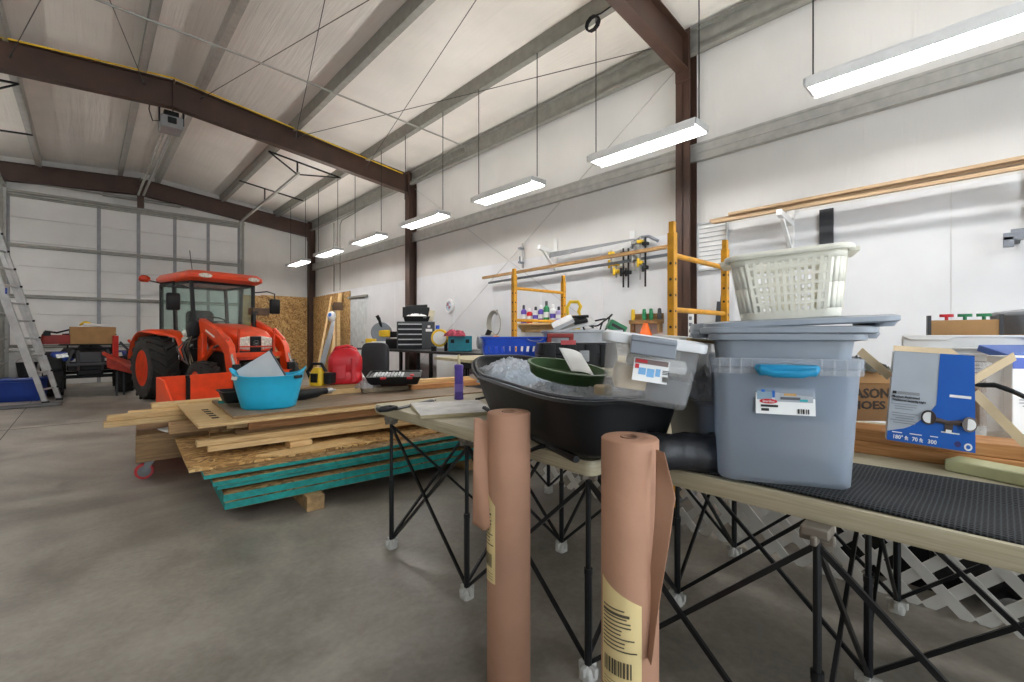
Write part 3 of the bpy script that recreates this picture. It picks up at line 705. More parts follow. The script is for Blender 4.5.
# rolled black bag at the near end of the sled
def roll(name, lab, cat, pts, r, m, seed=0, wob=.12, n=16, flat=1.0):
    b = B(); k = len(pts); rings = []
    P = [V(p) for p in pts]
    for i in range(25):
        t = i/24*(k-1); a = min(int(t), k-2); f = t-a; c = P[a].lerp(P[a+1], f); d = (P[min(a+1, k-1)]-P[a]).normalized()
        s = d.cross(V((0, 0, 1))).normalized(); e = min(1, .35+6*min(i/24, 1-i/24)); rg = []
        for j in range(n):
            an = 2*pi*j/n; rr = r*e*(1+wob*noise.noise(V((cos(an)*1.5+seed, sin(an)*1.5, i*.35+seed)))+.04*sin(i*2.1))
            rg.append(c+s*cos(an)*rr+V((0, 0, 1))*sin(an)*rr*flat)
        rings.append(rg)
    b.loft(rings); o = obj(name, b, m, smooth=60); return tag(o, lab, cat)
LEATH = mat('black_soft_vinyl', '202124', .45, var=.25, bmp=.5, bscale=14)
roll('rolled_bag', 'rolled black soft bag tucked under the near end of the sled', 'bag', [(1.22, .86, TH+.062), (1.25, .72, TH+.056), (1.36, .60, TH+.056), (1.48, .57, TH+.056)], .056, LEATH, 3, .18)
b = B(); b.path([(1.22, 1.36, TH+.03), (1.18, 1.30, TH+.02), (1.165, 1.2, TH-.03), (1.175, 1.12, TH+.01), (1.23, 1.09, TH+.02)], .008, 8); b.path([(1.23, 1.34, TH+.014), (1.27, 1.25, TH+.012), (1.24, 1.12, TH+.013)], .010, 8)
tag(obj('tow_rope', b, BLACK), 'black tow rope looped over the table edge beside a paper roll', 'rope')
b = B(); blob(b, (0, 0, 0), 1, (.012, .009, .006), 6, .3, 2); o = obj('yellow_crumb', b, mat('foam_yellow', 'd9cb7a', .8)); p = onh(677, 459, TH+.006); o.location = p; tag(o, 'small pale yellow foam crumb on the table by the rolled bag', 'crumb')
# grey tote with bags between sled and big tote
g3 = thing('storage_tote', 'dark grey open tote stuffed with plastic bags behind the sled end', 'storage tote', (0, 0, 0)); p = at(722, 440, 1.62); place(g3, (p.x, p.y, TH), FACE)
b = B(); tub(b, .26, .3, .30, .34, .2, .03); obj('body', b, GREYP, g3)
crumple('plastic_bag', 'silvery plastic bag bulging from the dark grey tote behind the sled', 'plastic bag', .27, .3, .12, (p.x, p.y, TH+.17), 1., mat('silver_bag', 'b9bbc0', .35, var=.2, scale=18), 4.4, .09, nu=26)

# ---------------------------------------------------------------- on the far table top
wb = thing('white_board', 'scuffed white faced board lying on the table beside the purple tube', 'board', (1.46, 2.04, TH+.001), rad(-24))
b = B(); b.box((0, 0, .008), (.40, .43, .016)); obj('core', b, PLY, wb, bev=.001)
b = B(); b.box((0, 0, .0168), (.40, .43, .0012)); obj('face', b, mat('scuffed_white', 'd2d0cb', .45, var=.12, scale=9), wb, smooth=0)
cu = thing('caulk_tube', 'purple caulking tube standing on the corner of the table', 'caulking tube', (1.735, 2.35, TH))
b = B(); b.lathe([(.026, 0), (.029, .003), (.029, .012), (.0275, .014), (.0275, .195), (.029, .197), (.029, .218), (.022, .222), (.012, .224)], 24); obj('body', b, PURP, cu)
b = B(); b.lathe([(.0283, .05), (.0283, .10)], 24, cap0=False, cap1=False); obj('band', b, mat('purple_light', '7d6cc4', .4), cu)
b = B(); b.lathe([(.011, .222), (.009, .25), (.006, .285), (.005, .285)], 14); obj('nozzle', b, mat('nozzle_cream', 'd4c9a2', .5), cu)
sw = thing('hand_saw', 'black hand saw lying flat along the far table edge', 'saw', (1.40, 2.33, TH+.004), rad(24))
b = B(); b.prism([(-.20, -.003), (.2, -.003), (.2, .003), (-.2, .003)], -.02, .02); obj('blade', b, DGREY, sw)
b = B(); b.path([(-.20, -.02, .012), (-.28, -.03, .014), (-.31, .0, .014), (-.28, .035, .014), (-.20, .025, .012)], .012, 8, closed=True); obj('handle', b, BLACK, sw)
b = B(); b.box((1.84, 2.26, TH+.006), (.10, .018, .012), (0, 0, .3)); tag(obj('marker_pen', b, BLACK, bev=.004), 'black marker lying on the table behind the purple tube', 'pen')
b = B(); b.tube((1.55, 2.36, TH+.006), (1.60, 2.42, TH+.006), .006); tag(obj('drill_bit', b, STEEL), 'short steel bit lying beside the white board corner', 'drill bit')

# ---------------------------------------------------------------- rubber mesh mat and timber on the near table top
b = B()
b.sheet(lambda u, v: (1.333+.37*u, .62-1.62*v, TH+.002+.010*(1-abs(2*u-1)**6)+.004*sin(v*9+u*4)+(.020*max(0, u-.62)/.38)), 24, 80)
mm, nt, p_ = base('mesh_mat'); vec = coords(nt, (1, 1, 0))
ck = N(nt, 'ShaderNodeTexVoronoi', feature='DISTANCE_TO_EDGE'); ck.inputs['Scale'].default_value = 105; ck.inputs['Randomness'].default_value = .12; nt.links.new(vec, ck.inputs['Vector'])
nt.links.new(ramp(nt, ck.outputs['Distance'], [(.0, hexc('47494b')), (.2, hexc('27282a')), (.38, hexc('0c0c0c'))]), p_.inputs['Base Color']); p_.inputs['Roughness'].default_value = .8; p_.inputs['Specular IOR Level'].default_value = .15; bump(nt, p_, ck.outputs['Distance'], -1.0, .006)
tag(obj('rubber_mat', b, mm, solid=.004), 'dark mesh rubber mat lying along the table edge under the big tote', 'mat')
def board(name, lab, x, y, z, l, w, t, rz, m, grp=None, bev=.003, cat='board', tilt=0.):
    """board with its grain along local X; z is its underside"""
    b = B(); b.box((0, 0, t/2), (l, w, t)); o = obj(name, b, m, bev=bev, smooth=0, seg=1); place(o, (x, y, z), rot=(0, tilt, rz)); return tag(o, lab, cat, grp)
board('timber_plank', 'orange fir plank lying lower along the table behind the blue light box', 2.06, -.10, TH, 1.7, .15, .042, rad(93), FIR)
board('timber_plank', 'orange fir plank lying on the lower plank behind the blue light box', 2.06, -.06, TH+.042, 1.8, .145, .042, rad(93), FIR)
board('timber_offcut', 'pale green treated offcut lying beside the rubber mat at the frame edge', 1.86, -.14, TH+.001, .50, .09, .035, rad(72), mat('treated_pine', 'b5b48c', .6, var=.08))
# mason shoe carton
mb = thing('cardboard_box', 'brown shoe carton printed with bold dark capitals behind the clear tote', 'box', (0, 0, 0)); p = at(866, 400, 1.72); place(mb, (p.x, p.y, TH+.085), FACE-rad(4))
b = B(); b.box((-.03, .09, .088), (.30, .18, .176)); obj('carton', b, CARDD, mb, bev=.003)
b = B(); b.box((-.03, .09, .182), (.31, .19, .014)); b.box((-.03, -.004, .165), (.31, .005, .045)); obj('lid', b, CARD, mb, bev=.002)
INKM = mat('ink_brown', '33271b', .7)
text('lettering', 'MASON', .050, INKM, mb, (-.080, -.0015, .088), bold=.0014, sx=.95); text('lettering', 'SHOES', .042, INKM, mb, (-.078, -.0015, .046), bold=.0013, sx=1.18)
# blue and white light box
lbx = thing('light_box', 'blue and white security light carton with open flaps on the fir planks', 'box', (0, 0, 0)); p = at(929, 446, 1.38)
place(lbx, (p.x, p.y, p.z), rot=(rad(-4), rad(3.5), FACE-rad(37))); lbx.scale = (.80, .9, 1.0)
W, D, HH = .25, .10, .282
b = B(); b.hexa([(-W/2, 0, 0), (W/2, 0, 0), (W/2, D, 0), (-W/2, D, 0)], [(-W/2+.004, 0, HH), (W/2-.02, 0, HH), (W/2-.02, D, HH), (-W/2+.004, D, HH)]); ca = obj('carton', b, mat('box_silver', 'b3b9c0', .4, var=.03), lbx)
b = B()
def blueface(f, t):
    xr = W/2-.02*t**1.0*1.0-.0; xl = .012 if t > .45 else -W/2+.004+(W/2+.008)*max(0, (t-.12)/.33)**.45 if t > .12 else -W/2+.001
    return (xl+(xr-xl)*f, -.0012, HH*t)
b.sheet(lambda u, v: blueface(u, v), 8, 40); obj('blue_panel', b, mat('box_blue', '0f5ab4', .35, var=.02), lbx, smooth=0)
b = B(); b.hexa([(-W/2, -.0, HH), (W/2-.06, 0, HH), (W/2-.06, -.0015, HH), (-W/2, -.0015, HH)], [(-W/2+.003, .045, HH+.018), (W/2-.075, .045, HH+.018), (W/2-.075, .0435, HH+.019), (-W/2+.003, .0435, HH+.019)]); obj('flap', b, CARDL, lbx)
for a, c, s in (((W/2-.02, .05, HH*.72), (W/2+.10, .09, HH+.01), 1), ((W/2-.005, .05, HH*.62), (W/2+.15, .10, HH*.12), 1), ((-W/2, .05, HH*.70), (-W/2-.105, .03, HH*.98), -1)):
    b = B(); b.bar(a, c, .003, .028, (0, -.3, 1)); obj('flap', b, CARDL, lbx)
ink(lbx, INK, [(-W/2+.014, .152, .012, .009)], -.0016); ink(lbx, INKG, [(-W/2+.055, .152, .066, .009)], -.0012)
text('lettering', 'Motion Activated', .0115, INK, lbx, (-W/2+.008, -.0016, .136), bold=.0002); text('lettering', 'Traditional Security Light', .0098, INK, lbx, (-W/2+.008, -.0016, .126), bold=.0002)
ink(lbx, INKG, [(-W/2+.045+.004*(i % 2), .117-.0075*i-(.006 if i > 2 else 0), .078-.012*(i % 3), .0022) for i in range(8)], -.0016)
ink(lbx, WHITE, [(.075, .158, .058, .008)], -.0022)
for s_, x_ in (('180° ft', -.108), ('70 ft', -.05), ('300', -.005)): text('lettering', s_, .017, WHITE, lbx, (x_, -.0022, .008), bold=.0004)
ink(lbx, WHITE, [(-.095, .028, .03, .003), (-.04, .029, .035, .003), (.012, .03, .022, .003), (.055, .048, .05, .004)], -.0022)
b = B()
for s in (-1, 1):
    b.lathe([(.012, -.004), (.022, .0), (.022, .004), (.016, .004)], 20, (.048+s*.055, -.004, .082+(.004 if s < 0 else -.002)), (pi/2, 0, s*.3)); b.tube((.048+s*.042, -.004, .082), (.048, -.004, .078), .009, .006)
b.box((.05, -.003, .063), (.022, .004, .026)); lp = obj('lamp_picture', b, mat('bronze_print', '4b3f3a', .4), lbx)
for s in (-1, 1):
    b = B(); b.lathe([(.0165, 0), (.0165, .0012)], 20, (.048+s*.056, -.0085, .082+(.004 if s < 0 else -.002)), (pi/2, 0, 0)); obj('lens_picture', b, WHITE, lp)
b = B(); b.box((.05, -.006, .052), (.016, .002, .010)); obj('sensor_picture', b, WHITE, lp)
b = B(); b.lathe([(.009, 0), (.009, .0006)], 16, (.077, -.0018, .018), (pi/2, 0, 0)); obj('seal_picture', b, mat('seal_dark', '35306b', .4), lbx)
b = B(); b.lathe([(.011, 0), (.011, .0006)], 20, (.105, -.0018, .014), (pi/2, 0, 0)); s0 = obj('seal_picture', b, WHITE, lbx); b = B(); b.lathe([(.006, 0), (.006, .0006)], 16, (.105, -.0028, .014), (pi/2, 0, 0)); obj('print', b, INKB, s0)
# clutter behind the light box
wt = thing('white_tray_carton', 'white ridged carton with printed lines behind the blue light box', 'carton', (0, 0, 0)); p = at(966, 420, 1.72); place(wt, (p.x, p.y, TH+.012), rot=(rad(-6), 0, FACE-rad(38)))
b = B(); b.box((0, .05, .1985), (.36, .08, .397)); obj('carton', b, PAPER, wt, bev=.004)
b = B(); b.prism([(x, z+.073) for x, z in [(-.18, .327), (.16, .327), (.185, .305), (.185, .297), (.15, .319), (-.02, .319), (-.045, .307), (-.15, .307), (-.18, .319)]], .0, .05)
b.prism([(-.12, .352), (.17, .352), (.17, .345), (-.12, .345)], -.008, .02); b.prism([(-.13, .330), (.17, .330), (.17, .323), (-.13, .323)], -.008, .02); obj('ridge', b, PAPER, wt, bev=.002)
ink(wt, INKG, [(.05, .3-.014*k, .16-.03*(k % 3), .003) for k in range(9)], .008)
ob = thing('cardboard_box', 'dark brown carton standing under the white ridged carton', 'box', (0, 0, 0)); p = at(985, 420, 1.62); place(ob, (p.x, p.y, TH+.085), FACE-rad(10))
b = B(); b.box((0, .05, .08), (.16, .10, .16)); obj('carton', b, CARDD, ob, bev=.003); b = B(); b.box((0, -.002, .14), (.16, .003, .02)); obj('tape', b, CARD, ob)
b = B(); b.box((0, 0, .115), (.13, .012, .23)); b.box((.0, .05, .115), (.01, .1, .23)); o = obj('clear_package', b, TOTE, bev=.003); p = at(1003, 418, 1.50); place(o, (p.x, p.y, TH+.09), FACE-rad(8)); tag(o, 'clear plastic package standing beside the blue topped carton', 'package')
bc = thing('blue_top_carton', 'white carton with a blue top stripe at the right frame edge', 'carton', (0, 0, 0)); p = at(1024, 455, 1.46); bc['label'] = 'white carton with a blue top stripe beside the clear plastic package'
place(bc, (p.x, p.y, TH+.001), FACE-rad(6))
b = B(); b.box((.03, .05, .17), (.12, .09, .34)); obj('carton', b, PAPER, bc, bev=.003)
ink(bc, mat('box_blue2', '2b4fb0', .4), [(.03, .318, .118, .035)], .004); ink(bc, GREENB, [(.0, .075, .05, .03)], .004); ink(bc, INKG, [(.03, .2, .08, .003), (.03, .19, .08, .003), (.03, .18, .06, .003)], .004)
b = B(); b.box((0, 0, .012), (.20, .10, .024)); o = obj('blue_folder', b, mat('blue_cover', '4464ad', .5), bev=.003); p = at(1018, 350, 1.62); place(o, (p.x, p.y, p.z-.02), rot=(rad(18), 0, FACE)); tag(o, 'blue cover lying across the top of the white cartons', 'folder')
# wooden rack of screwdrivers further back
rk = thing('bit_rack', 'small wooden holder of coloured grips above the white ridged carton', 'tool holder', (0, 0, 0)); p = at(964, 326, 1.86); place(rk, (p.x, p.y, p.z-.05), FACE-rad(38))
b = B(); b.box((0, .07, 0), (.30, .16, p.z-.066-TH)); o = obj('cardboard_box', b, CARD, bev=.003); place(o, (p.x, p.y, (p.z-.066+TH)/2), FACE-rad(38)); tag(o, 'tall brown carton beneath the wooden holder of coloured grips', 'box')
b = B(); b.box((0, .02, .03), (.21, .05, .09)); obj('block', b, CARD, rk, bev=.003); b = B()
b.bm.free()
for s in (-1, 1):
    b = B(); b.box((s*.105, .02, .045), (.012, .055, .1)); obj('side', b, DGREY, rk)
for i, m in enumerate((RED, GREENB, GREENB)):
    b = B(); b.tube((-.05+.055*i, .02, .07), (-.05+.055*i, .02, .088), .006); b.loft([rrect(.044, .02, .008, 3, .088, -.05+.055*i, .02), rrect(.044, .02, .008, 3, .10, -.05+.055*i, .02)]); obj('grip', b, m, rk)
b = B(); b.loft([rrect(.26, .2, .05, 5, 0), rrect(.28, .22, .06, 5, .10), rrect(.25, .19, .05, 5, .115)]); o = obj('grey_case', b, GREYP, bev=.004); o.scale = (.8, .8, .8); p = at(1034, 322, 1.85); place(o, (p.x, p.y, p.z-.04), rot=(0, rad(-6), FACE)); tag(o, 'grey moulded case top at the frame edge beyond the cartons', 'case')
b = B(); hh = p.z-.042-TH; b.box((0, 0, 0), (.2, .16, hh)); o = obj('cardboard_box', b, CARD, bev=.003); place(o, (p.x, p.y, TH+hh/2+.001), FACE); tag(o, 'tall carton under the grey moulded case at the frame edge', 'box')
roll('black_hose', 'black hose running from the light box flap over the cartons', 'hose', [tuple(at(974, 385, 1.40)), tuple(at(995, 385, 1.36)), tuple(at(1012, 391, 1.33)), tuple(at(1040, 404, 1.30))], .008, BLACK, 1, .02, 10)
crumple('scrub_pad', 'dark bristly netting bundle lying on the shoe carton', 'netting', .22, .16, .045, (mb.location.x, mb.location.y+.06, TH+.085+.188), FACE, mat('net_dark', '3c3a33', .9, var=.5, scale=60), 9.2, .05, nu=30)
# ================================================================ THE LUMBER PILE
SR = rad(-4)                                   # boards run across the room, slightly turned
G1 = 'boards inside the lumber pile'
for x, l in ((1.19, 'square timber block holding up the teal edged sheets, end grain showing'), (2.55, 'square timber block under the far half of the teal edged sheets')):
    b = B(); b.box((0, 0, .05), (.115, 1.2, .10)); o = obj('timber_block', b, mat('block_pine', 'a98a60', .7, var=.2, scale=14), bev=.004, smooth=0); place(o, (x, 3.79, 0), SR); tag(o, l, 'timber block')
def sheetgood(lab, cx, cy, z, l, w, t, rz, edge=TEALE, m=OSBD, name='subfloor_sheet', grp=None, tilt=(0, 0)):
    r = thing(name, lab, 'sheet', (cx, cy, z), 0, grp, rot=(tilt[0], tilt[1], rz))
    b = B(); b.box((0, 0, t/2), (l-.004, w-.004, t-.0)); obj('panel', b, m, r, smooth=0)
    b = B()
    for s in (-1, 1): b.box((0, s*(w/2-.001), t/2), (l, .004, t*.86)); b.box((s*(l/2-.001), 0, t/2), (.004, w, t*.86))
    obj('painted_edge', b, edge, r, smooth=0); return r
z = .101
stk = [(1.89, 3.84, .048, 0, 'teal edged subfloor sheet, lowest of the stack on the timber blocks'), (1.885, 3.84, .048, .004, 'teal edged subfloor sheet lying second from the floor'),
       (1.865, 3.90, .028, .016, 'teal edged subfloor sheet lying third from the floor, set back'), (1.84, 3.885, .028, .003, 'teal edged subfloor sheet lying fourth from the floor'),
       (1.80, 3.93, .026, .014, 'teal edged subfloor sheet, uppermost of the teal stack')]
for cx, cy, t, g, l in stk:
    z += g; sheetgood(l, cx, cy, z, 2.44, 1.22, t, SR+rad(.4*(t*40-1))); z += t
ZS = z
def lum(lab, x0, x1, y, z, w, t, m=PINE, rz=None, grp=None, name='lumber_board', tilt=0):
    return board(name, lab, (x0+x1)/2, y, z, x1-x0, w, t, SR if rz is None else rz, m, grp, .003, 'board', tilt)
sheetgood('chipboard sheet lying on the teal stack with its raw end jutting past it', 1.72, 4.06, ZS+.001, 2.42, 1.18, .016, SR+rad(1), OSB, OSB, 'chipboard_sheet')
Z1 = ZS+.018
b = B(); b.hexa([(-.3, -.1, 0), (.34, -.1, 0), (.30, .1, 0), (-.42, .02, 0)], [(-.3, -.1, .014), (.34, -.1, .014), (.30, .1, .014), (-.42, .02, .014)]); o = obj('plywood_offcut', b, PINE, bev=.001); place(o, (1.30, 3.60, Z1), SR+rad(6)); tag(o, 'pointed pale plywood offcut lying at the front of the pile over the teal sheets', 'offcut')
for i, (x, y) in enumerate(((1.22, 3.76), (2.45, 3.7), (.95, 4.3), (2.3, 4.3))):
    b = B(); b.box((0, 0, .0225), (.11 if i else .16, .16, .045)); o = obj('spacer_block', b, PINED if i else PINE, bev=.003, smooth=0); place(o, (x, y, Z1), SR)
    tag(o, 'short wood spacer block carrying the boards over the teal sheets' if i == 0 else 'short wood spacer hidden among the boards of the pile', 'spacer block', None if i == 0 else G1)
Z2 = Z1+.046
for a in [('pale stud at the front of the pile, over the pointed offcut', .62, 2.85, 3.74, Z2, .09, .040, PINE), ('pale stud lying on the front stud of the pile, its end set to one side', .56, 2.2, 3.80, Z2+.041, .09, .038, PINE, SR+rad(1.5))]:
    lum(*a)
for i, (x0, x1, y, dz, w, t) in enumerate(((.9, 3.1, 3.95, 0, .14, .04), (.7, 3.0, 4.12, 0, .14, .04), (.8, 3.1, 4.29, 0, .14, .04), (.75, 3.0, 4.46, 0, .14, .04), (.85, 3.05, 4.03, .041, .18, .04), (.8, 3.1, 4.25, .041, .18, .04), (.82, 3.1, 4.46, .041, .18, .04))):
    lum('sawn board lying in the middle layers of the lumber pile', x0, x1, y, Z2+dz, w, t, (PINED, PINE)[i % 2], None, G1)
Z3 = Z2+.083
lum('wide amber plank on edge under the plywood tops of the pile', .92, 3.1, 3.92, Z3, .04, .09, FIR)
lum('aged plank end poking from the pile above the cart', .45, 1.6, 4.22, Z3, .14, .07, PINED)
for i, (x0, x1, y) in enumerate(((.8, 3.1, 4.1), (.85, 3.0, 4.42), (.8, 3.0, 4.7))):
    lum('sawn board lying in the middle layers of the lumber pile', x0, x1, y, Z3, .14, .045, PINE, None, G1); lum('sawn board lying in the middle layers of the lumber pile', x0+.05, x1, y, Z3+.046, .14, .044, PINED, None, G1)
Z4 = Z3+.092
psh = sheetgood('pale plywood sheet with a notched row near its end, under the dark top sheet', 1.80, 4.36, Z4, 2.44, 1.26, .020, SR+rad(2.5), PINE, PINE, 'plywood_sheet')
b = B()
for i in range(5): b.box((0, -.34+.12*i, 0), (.045, .055, .002))
o = obj('notch_mark', b, mat('notch_dark', '3d2c1c', .8), psh); o.location = (-1.08, -.01, .0215)
Z5 = Z4+.022
sheetgood('grey brown plywood sheet topping the pile under the cyan tub', 2.04, 4.36, Z5, 2.44, 1.10, .020, SR+rad(1.2), PINED, PLYD, 'plywood_sheet')
ZT = Z5+.0205
# boards on the far edge of the pile top
lum('pale stud along the far edge of the pile top, beneath the red fuel can', 1.35, 3.35, 4.62, ZT, .14, .05, PINE); lum('pale stud on the far side of the pile top, under the black bit case', 1.5, 3.7, 4.79, ZT, .16, .05, PINE)
lum('aged stud laid over the pale studs beneath the fuel can', 1.3, 2.55, 4.70, ZT+.051, .2, .04, PINED); lum('grey aged stud lying over the pale studs below the bit case', 2.1, 3.45, 4.50, ZT+.0, .09, .045, mat('grey_wood', '8d8069', .75, var=.2, scale=12))
lum('amber stud crossing behind the purple tube on the pile top', 2.6, 3.9, 4.36, ZT+.0, .12, .05, FIR, rad(-8)); lum('amber stud stacked crosswise behind the purple tube', 2.65, 4.0, 4.45, ZT+.051, .12, .045, PINE, rad(-10))
lum('short pale board on the pile top before the cyan tub', 1.15, 1.9, 4.86, ZT, .14, .03, PINE)
sheetgood('small board with teal painted edges on the pile top behind the cyan tub', 1.02, 4.72, ZT, .32, .20, .03, SR+rad(-8), TEALE, PINE, 'board_offcut')
# long boards sticking out over the cart
c0 = thing('lumber_cart', 'low timber cart on red wheeled casters under the long boards', 'cart', (.98, 5.30, 0), SR)
b = B(); b.box((0, 0, .36), (1.3, 1.15, .045)); b.box((0, -.555, .25), (1.3, .04, .18)); b.box((0, .555, .25), (1.3, .04, .18)); b.box((-.63, 0, .25), (.04, 1.1, .18)); b.box((.63, 0, .25), (.04, 1.1, .18)); obj('deck', b, PINED, c0, bev=.004, smooth=0)
for x, y in ((-.56, -.47), (-.56, .47), (.55, -.47), (.55, .47)):
    b = B(); b.box((x, y, .157), (.10, .10, .008))
    for s in (-1, 1): b.hexa([(x-.05, y+s*.028-.003, .062), (x-.02, y+s*.028-.003, .062), (x-.02, y+s*.028+.003, .062), (x-.05, y+s*.028+.003, .062)], [(x-.03, y+s*.028-.003, .155), (x+.04, y+s*.028-.003, .155), (x+.04, y+s*.028+.003, .155), (x-.03, y+s*.028+.003, .155)])
    b.lathe([(.03, .135), (.035, .153)], 16, (x, y, 0)); f = obj('caster', b, mat('caster_grey', '7a7b7a', .45, metal=.4), c0)
    b = B(); b.lathe([(.045, -.02), (.062, -.02), (.066, -.012), (.066, .012), (.062, .02), (.045, .02)], 28, (x-.035, y, .066), (pi/2, 0, 0)); obj('wheel', b, mat('caster_red', 'c02a2c', .45), f)
    b = B(); b.lathe([(.012, -.026), (.046, -.021), (.046, .021), (.012, .026)], 20, (x-.035, y, .066), (pi/2, 0, 0)); obj('hub', b, mat('hub_grey', '6d6f70', .5), f)
ZC = .384
for i, (x, y) in enumerate(((.62, 5.05), (1.35, 5.05))):
    b = B(); b.box((0, 0, .04), (.12, .5, .078)); o = obj('spacer_block', b, PINED, bev=.003, smooth=0); place(o, (x, y, ZC), SR); tag(o, 'wood spacer on the cart holding up the long boards', 'spacer block', 'spacers on the cart')
ZL = ZC+.08
for a in [('long pale board jutting furthest over the open floor above the cart', .10, 2.2, 4.86, ZL, .13, .042, PINE), ('long board jutting over the floor, just behind the furthest jutting one', .13, 2.3, 5.01, ZL, .13, .042, PINED),
          ('long pale stud lying upon the jutting boards, its blunt end toward the floor', .12, 2.2, 4.90, ZL+.043, .10, .040, PINE), ('long pale stud beside the upper jutting stud', .26, 2.4, 5.03, ZL+.043, .11, .042, PINE),
          ('long pale board highest on the jutting boards above the cart', .42, 2.3, 5.10, ZL+.086, .13, .044, PINE)]:
    lum(*a, rz=rad(-1.5))
b = B(); b.sheet(lambda u, v: ((u-.5)*.34, (v-.5)*.26, .006+.012*noise.noise(V((u*3, v*3, 1)))), 12, 12); o = obj('paper_sheet', b, PAPER, solid=.001); place(o, (.62, 4.82, ZC+.012), .2); tag(o, 'crumpled white paper lying on the cart under the long boards', 'paper')
# ---------------------------------------------------------------- on top of the pile
tb = thing('plastic_tub', 'cyan flexible tub with two handle holes standing on the lumber pile', 'tub', (1.115, 4.16, ZT), FACE+rad(24))
def tubring(t, g=0., n=48):
    out = []
    for i in range(n):
        a = 2*pi*i/n; rx, ry = .20+.075*t-g, .15+.055*t-g; e = abs(cos(a))**6
        z = .265*t+(.060*t*t*e)
        out.append(V((rx*cos(a), ry*sin(a), z)))
    return out
b = B(); b.loft([tubring(0, .01), tubring(.04), tubring(.35), tubring(.7), tubring(.96), tubring(1.0, -.010), tubring(1.025, -.010), tubring(1.03, .004), tubring(.7, .005), tubring(.3, .005), tubring(.04, .006)])
obj('body', b, TEALB, tb, smooth=60)
for s in (-1, 1):
    b = B(); b.loft([rrect(.10, .036, .016, 4, -.003), rrect(.10, .036, .016, 4, .003)])
    o = obj('handle_hole', b, WHITE if s < 0 else BLACK, tb)
    a = rad(-152 if s < 0 else -34); t_ = .90; o.location = ((.2+.075*t_+.001)*cos(a), (.15+.055*t_+.001)*sin(a), .29*t_); o.rotation_euler = (rad(74), 0, a+pi/2)
pb = thing('framed_board', 'white faced board with a dark edge leaning corner up out of the cyan tub', 'board', (1.10, 4.14, ZT+.20), 0, rot=(rad(-14), rad(-33), FACE+rad(12)))
b = B(); b.box((0, 0, .05), (.31, .02, .37)); obj('core', b, DGREY, pb, bev=.002); b = B(); b.box((-.004, -.0112, .052), (.298, .002, .36)); obj('face', b, mat('board_light', 'c9cacb', .4, var=.02), pb)
bt2 = thing('black_tray', 'black shallow plastic tray beneath and beside the cyan tub', 'tray', (1.05, 4.48, ZT+.031), FACE+rad(40))
b = B(); tub(b, .40, .22, .46, .28, .10, .03, .004, .012); obj('body', b, BLACK, bt2)
dr = thing('power_drill', 'black long nosed power tool with a steel tip lying right of the cyan tub', 'power tool', (1.55, 4.34, ZT+.06), rad(12)); dr['label'] = 'black long nosed power tool with a steel tip lying between cyan tub and fuel can'
b = B(); b.loft([[V((x, r*cos(2*pi*i/14), r*sin(2*pi*i/14)+zz)) for i in range(14)] for x, r, zz in ((-.26, .03, 0), (-.24, .045, 0), (-.1, .05, 0), (.02, .045, .005), (.06, .032, .01), (.12, .03, .012))]); b.bar((-.2, 0, 0), (-.24, 0, -.055), .05, .04); obj('body', b, BLACK, dr, smooth=50)
b = B(); b.lathe([(.026, 0), (.03, .01), (.03, .05), (.018, .065), (.009, .07), (.009, .10)], 18, (.12, 0, .012), (0, pi/2, 0)); obj('chuck', b, STEEL, dr)
# red fuel can
fc = thing('fuel_can', 'tall red plastic fuel can standing on the boards of the lumber pile', 'fuel can', (2.01, 4.74, ZT+.092), FACE+rad(20))
def canring(w, d, z, r=.06, sk=0): return rrect(w, d, r, 6, z, sk)
b = B(); b.loft([canring(.31, .24, 0, .05), canring(.335, .26, .015), canring(.34, .265, .10), canring(.325, .25, .115), canring(.325, .25, .13), canring(.34, .265, .145), canring(.34, .265, .24), canring(.33, .255, .28), canring(.27, .21, .33, .05, .0), canring(.15, .15, .365, .04, -.0), canring(.11, .12, .372, .035)])
b.loft([rrect(.13, .02, .008, 3, .06, -.06, -.135), rrect(.13, .02, .008, 3, .20, -.06, -.135)]); b.loft([rrect(.05, .02, .008, 3, .02, .08, -.135), rrect(.05, .02, .008, 3, .27, .08, -.135)]); obj('body', b, RED, fc, bev=.004, smooth=50)
b = B(); b.path([(-.13, 0, .30), (-.09, 0, .375), (.02, 0, .395), (.1, 0, .36), (.13, 0, .30)], .018, 10); obj('handle', b, RED, fc)
b = B(); b.lathe([(.028, .35), (.03, .36), (.03, .40), (.02, .405)], 18, (.05, .03, 0)); obj('cap', b, BLACK, fc)
# yellow and black saw beside it
ys_ = thing('power_saw', 'yellow and black cordless saw on the boards before the fuel can', 'power saw', (1.72, 4.72, ZT+.092), FACE+rad(-10))
b = B(); b.loft([rrect(.14, .12, .03, 4, 0), rrect(.16, .13, .04, 4, .06), rrect(.13, .11, .04, 4, .14), rrect(.08, .09, .03, 4, .18)]); obj('body', b, YEL, ys_)
b = B(); b.path([(-.07, -.02, .06), (-.10, -.03, .14), (-.04, -.03, .22), (.05, -.02, .22), (.09, 0, .14)], .016, 8); b.box((.0, -.068, .08), (.07, .02, .09)); obj('handle', b, BLACK, ys_)
b = B(); b.loft([rrect(.08, .11, .02, 3, .02, .13), rrect(.085, .115, .02, 3, .13, .13)]); obj('battery', b, BLACK, ys_, bev=.005)
